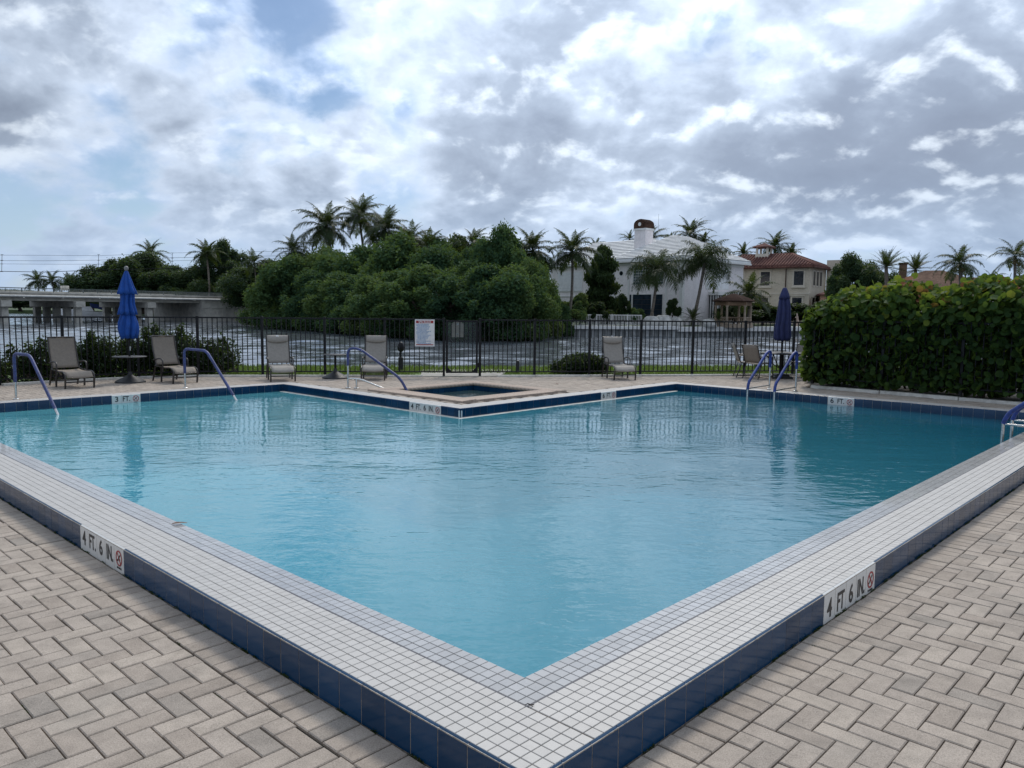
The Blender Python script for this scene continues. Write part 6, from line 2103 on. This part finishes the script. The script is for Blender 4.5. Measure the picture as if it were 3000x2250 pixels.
boulder('large pale limestone rock just right of the white railing', 1908, 77.6, 1.7, 1.05, 3)
boulder('pale limestone rock under the queen palm', 1945, 77.8, 1.8, 1.15, 5)
boulder('pale limestone rock beside the clipped ball tree', 1982, 77.9, 1.5, 0.95, 8)
boulder('grey rock at the left foot of the gazebo', 2075, 78.0, 1.7, 0.8, 9)
sta = thing('garden_statue', 'small pinkish stone statue on the seawall between umbrella and hedge', 'statue', gz(2337, 86, -0.02), 0)
MB().bevbox(-0.18, 0.18, -0.18, 0.18, 0, 0.25, 0.03).build('pedestal', M_STATUE, sta)
MB().tube([(0.02, 0, 0.25), (0.03, 0, 0.55), (0.0, 0, 0.85), (-0.06, 0, 1.05), (-0.03, 0, 1.15), (-0.04, 0, 1.28), (-0.06, 0, 1.38)], [0.17, 0.15, 0.12, 0.16, 0.06, 0.09, 0.04], 12).tube([(-0.12, 0, 1.02), (-0.24, -0.05, 0.95), (-0.14, -0.15, 0.9)], [0.05, 0.045, 0.04], 8).build('figure', M_STATUE, sta, True)
vn = thing('deck_chair', 'white cushioned deck chair behind the railing left of the column shaped tree', 'chair', gz(1733, 79, 0.35), R(30))
MB().bevbox(-0.3, 0.3, -0.3, 0.3, 0.2, 0.42, 0.05).build('seat', M_BOATW, vn)
o = MB().bevbox(-0.3, 0.3, -0.06, 0.06, 0.0, 0.75, 0.05).build('backrest', M_BOATW, vn)
o.location = (0, 0.3, 0.40)
o.rotation_euler = (R(-14), 0, 0)
for x in (-0.26, 0.26):
    for y in (-0.26, 0.26):
        MB().bar((x, y, -0.35), (x, y, 0.2), 0.04, 0.04).build('leg', M_TRIM, vn)

# ================================================================== BRIDGE, BOATS, POWER LINES
BA = Vector((0.6, 0.8, 0))
B0 = Vector((-67.6, 104.7, 0))
brg = thing('road_bridge', 'low concrete road bridge on piers crossing the river at the left', 'bridge', B0, math.atan2(BA.y, BA.x))
# local x along the bridge to the right and away, local y to its far side
BW = 15.0
MB().box(-40, 46, 0, BW, 2.62, 3.02).build('deck_slab', M_BRIDGE, brg)
MB().box(-40, 46, -0.12, 0.18, 3.021, 3.22).build('parapet_kerb', M_BRIDGE, brg)
MB().box(-40, 46, BW - 0.2, BW + 0.1, 3.021, 3.6).build('parapet_far', M_BRIDGE, brg)
for i in range(5):
    y = 0.6 + i * (BW - 1.6) / 4
    MB().box(-40, 29, y, y + 0.42, 2.05, 2.618).build('girder', M_BRIDGE, brg)
for s_ in (-30, -19.5, -9.5, 0, 9.5, 20):
    cp_ = MB().bevbox(s_ - 0.65, s_ + 0.65, -0.25, BW + 0.2, 1.22, 2.045, 0.04).build('pier_cap', M_BRIDGE, brg)
    for j in range(5):
        y = 0.4 + j * (BW - 1.6) / 4
        MB().box(s_ - 0.42, s_ + 0.42, y, y + 0.85, RIVER - 0.6, 1.215).build('pier_column', M_BRIDGE, brg)
MB().box(28.5, 46, -0.2, BW, RIVER - 0.6, 2.61).build('abutment', M_BRIDGE, brg)
for s_ in (29.5, 32, 34.5, 37, 39.5, 42):
    MB().box(s_, s_ + 0.6, -0.35, -0.205, RIVER - 0.6, 1.2).build('buttress', M_BRIDGE, brg)
MB().box(28.3, 46, -0.34, -0.203, 1.25, 2.0).build('abutment_beam', M_BRIDGE, brg)
MB().tube(smooth_path([(-40, -0.45, 2.72), (34.0, -0.45, 2.62), (36.0, -0.45, 2.2), (36.3, -0.3, 1.6)], 0.8), 0.15, 10).build('pipe', M_PIPE, brg, 'auto')
for s_ in range(-38, 34, 5):
    MB().box(s_ - 0.1, s_ + 0.1, -0.60, -0.10, 2.42, 2.56).build('pipe_bracket', M_BRIDGE, brg)
M_RAILG = pm('green_grey_rail', (0.13, 0.15, 0.14), 0.55, 0.15, 6, 0.05)
MB().box(-40, 46, -0.05, 0.05, 3.70, 3.80).build('handrail', M_RAILG, brg)
for s_ in range(-40, 46, 2):
    MB().box(s_ - 0.04, s_ + 0.04, -0.04, 0.04, 3.22, 3.70).build('rail_post', M_RAILG, brg)
bl_ = MB()
s_ = -40.0
while s_ < 46:
    bl_.box(s_ - 0.015, s_ + 0.015, -0.02, 0.02, 3.221, 3.699)
    s_ += 0.16
stuff(bl_.build('railing_bars', pm('pale_rail_bars', (0.36, 0.37, 0.35), 0.7, 0.15, 6, 0.05), brg))
MB().bevbox(8.2, 9.0, 2.0, 3.0, 3.6, 4.25, 0.05).build('parapet_pillar', M_BRIDGE, brg)

bt = thing('motor_boat', 'white motor cruiser with blue canvas top moored beyond the bridge', 'boat', gz(254, 150, RIVER), R(-150))
bt.scale = (1.15, 1.15, 1.15)
hull = MB()
secs = [(-3.6, 1.15, 1.05), (-2.0, 1.3, 1.1), (0.0, 1.35, 1.2), (1.8, 1.1, 1.35), (3.0, 0.6, 1.5), (3.9, 0.06, 1.62)]
vs, fs = [], []
for x, w, h in secs:
    vs += [(x, -w, h), (x, -w * 0.92, h * 0.45), (x, -w * 0.55, -0.25), (x, w * 0.55, -0.25), (x, w * 0.92, h * 0.45), (x, w, h)]
for i in range(len(secs) - 1):
    for j in range(6):
        k = (j + 1) % 6
        fs.append((i * 6 + j, (i + 1) * 6 + j, (i + 1) * 6 + k, i * 6 + k))
fs += [tuple(reversed(range(6))), tuple(range((len(secs) - 1) * 6, len(secs) * 6))]
hull.add(vs, fs).build('hull', M_BOATW, bt, 'auto')
cab = MB().add([(-1.0, -1.05, 1.2), (2.4, -0.8, 1.38), (2.4, 0.8, 1.38), (-1.0, 1.05, 1.2), (-0.6, -0.85, 2.0), (1.0, -0.7, 1.95), (1.0, 0.7, 1.95), (-0.6, 0.85, 2.0)],
               [(0, 1, 5, 4), (1, 2, 6, 5), (2, 3, 7, 6), (3, 0, 4, 7), (4, 5, 6, 7)]).build('cabin', M_BOATW, bt)
MB().add([(0.1, -0.99, 1.45), (1.6, -0.86, 1.55), (1.0, -0.79, 1.85), (0.0, -0.92, 1.85)], [(0, 1, 2, 3)]).build('cabin_window', M_GLASS, cab)
MB().add([(-3.3, -1.1, 1.15), (-0.6, -0.95, 1.9), (-0.6, 0.95, 1.9), (-3.3, 1.1, 1.15), (-3.0, -0.95, 2.15), (-0.5, -0.9, 2.55), (-0.5, 0.9, 2.55), (-3.0, 0.95, 2.15)],
         [(0, 1, 5, 4), (1, 2, 6, 5), (2, 3, 7, 6), (3, 0, 4, 7), (4, 5, 6, 7)]).build('canvas_top', M_BOATB, bt)
MB().box(-4.3, -3.61, -0.9, 0.9, 0.05, 0.22).build('swim_platform', M_BOATW, bt)
MB().tube([(-3.6, -1.15, 1.5), (3.0, -0.62, 1.95), (3.8, 0, 2.1)], 0.025, 6).build('rail', M_STEEL, bt)
b2 = thing('outboard_boat', 'small boat with black outboard engines under the bridge', 'boat', gz(178, 150, RIVER), R(15))
hull2 = MB()
vs2 = [(x * 0.62, y * 0.7, z * 0.62) for x, y, z in vs]
hull2.add(vs2, fs).build('hull', M_BOATW, b2, 'auto')
for y in (-0.3, 0.3):
    MB().bevbox(-2.75, -2.30, y - 0.2, y + 0.2, 0.4, 1.35, 0.08).build('outboard_engine', M_DARKPLASTIC, b2)
MB().box(-0.7, 0.5, -0.5, 0.5, 0.75, 1.3).build('console', M_BOATW, b2)
dk = thing('mooring_dock', 'wooden mooring dock beyond the bridge beside the white cruiser', 'dock', gz(330, 152, RIVER), R(-10))
MB().box(-6, 4, 0, 1.4, 0.55, 0.7).build('deck', M_BARK, dk)
for x in (-5.8, -3.4, -1.0, 1.4, 3.8):
    MB().tube([(x, 0.05, -0.6), (x, 0.05, 1.4)], 0.13, 8).build('piling', M_BARK, dk)

# power lines: three spans hung from posts beyond the frame
def wire(label, pl, rad):
    m = MB()
    out = []
    for a_, b_ in zip(pl[:-1], pl[1:]):
        for k in range(9):
            t_ = k / 9
            p_ = a_.lerp(b_, t_)
            out.append(p_)
    out.append(pl[-1])
    m.tube(out, rad, 5)
    return tag(m.build('power_line', M_BLACK), label, 'power line', 'power lines over the bridge')


YW = 135
row = []
for ys, lab, rad in (((747, 748, 749, 741, 735), 'topmost thin power line over the bridge', 0.022), ((763, 764, 762, 755, 748), 'second power line from the top over the bridge', 0.026),
                     ((772, 774, 774, 764, 756), 'third power line from the top over the bridge', 0.022), ((793, 797, 791, 786, 778), 'thickest lowest power line sagging over the bridge', 0.050)):
    pl = [at(px, py, YW + 0.012 * px) for px, py in zip((-120, 130, 290, 505, 900), ys)]
    row.append(wire(lab, pl, rad))
for px, lab in ((6, 'leftmost'), (289, 'middle'), (505, 'rightmost')):
    Y_ = YW + 0.012 * px
    a_, b_ = at(px, 746 if px < 400 else 741, Y_), at(px - 1, 796 if px < 400 else 787, Y_)
    m = MB().bar(a_, b_, 0.05, 0.05, (0, 1, 0))
    for q in (0.0, 0.33, 0.55, 1.0):
        p_ = a_.lerp(b_, q)
        m.bar(p_ - Vector((0.22, 0, 0)), p_ + Vector((0.22, 0, 0)), 0.06, 0.06)
    tag(m.build('line_spacer', M_BLACK), '%s vertical spacer hanging on the power lines' % lab, 'spacer', 'spacers on the power lines')
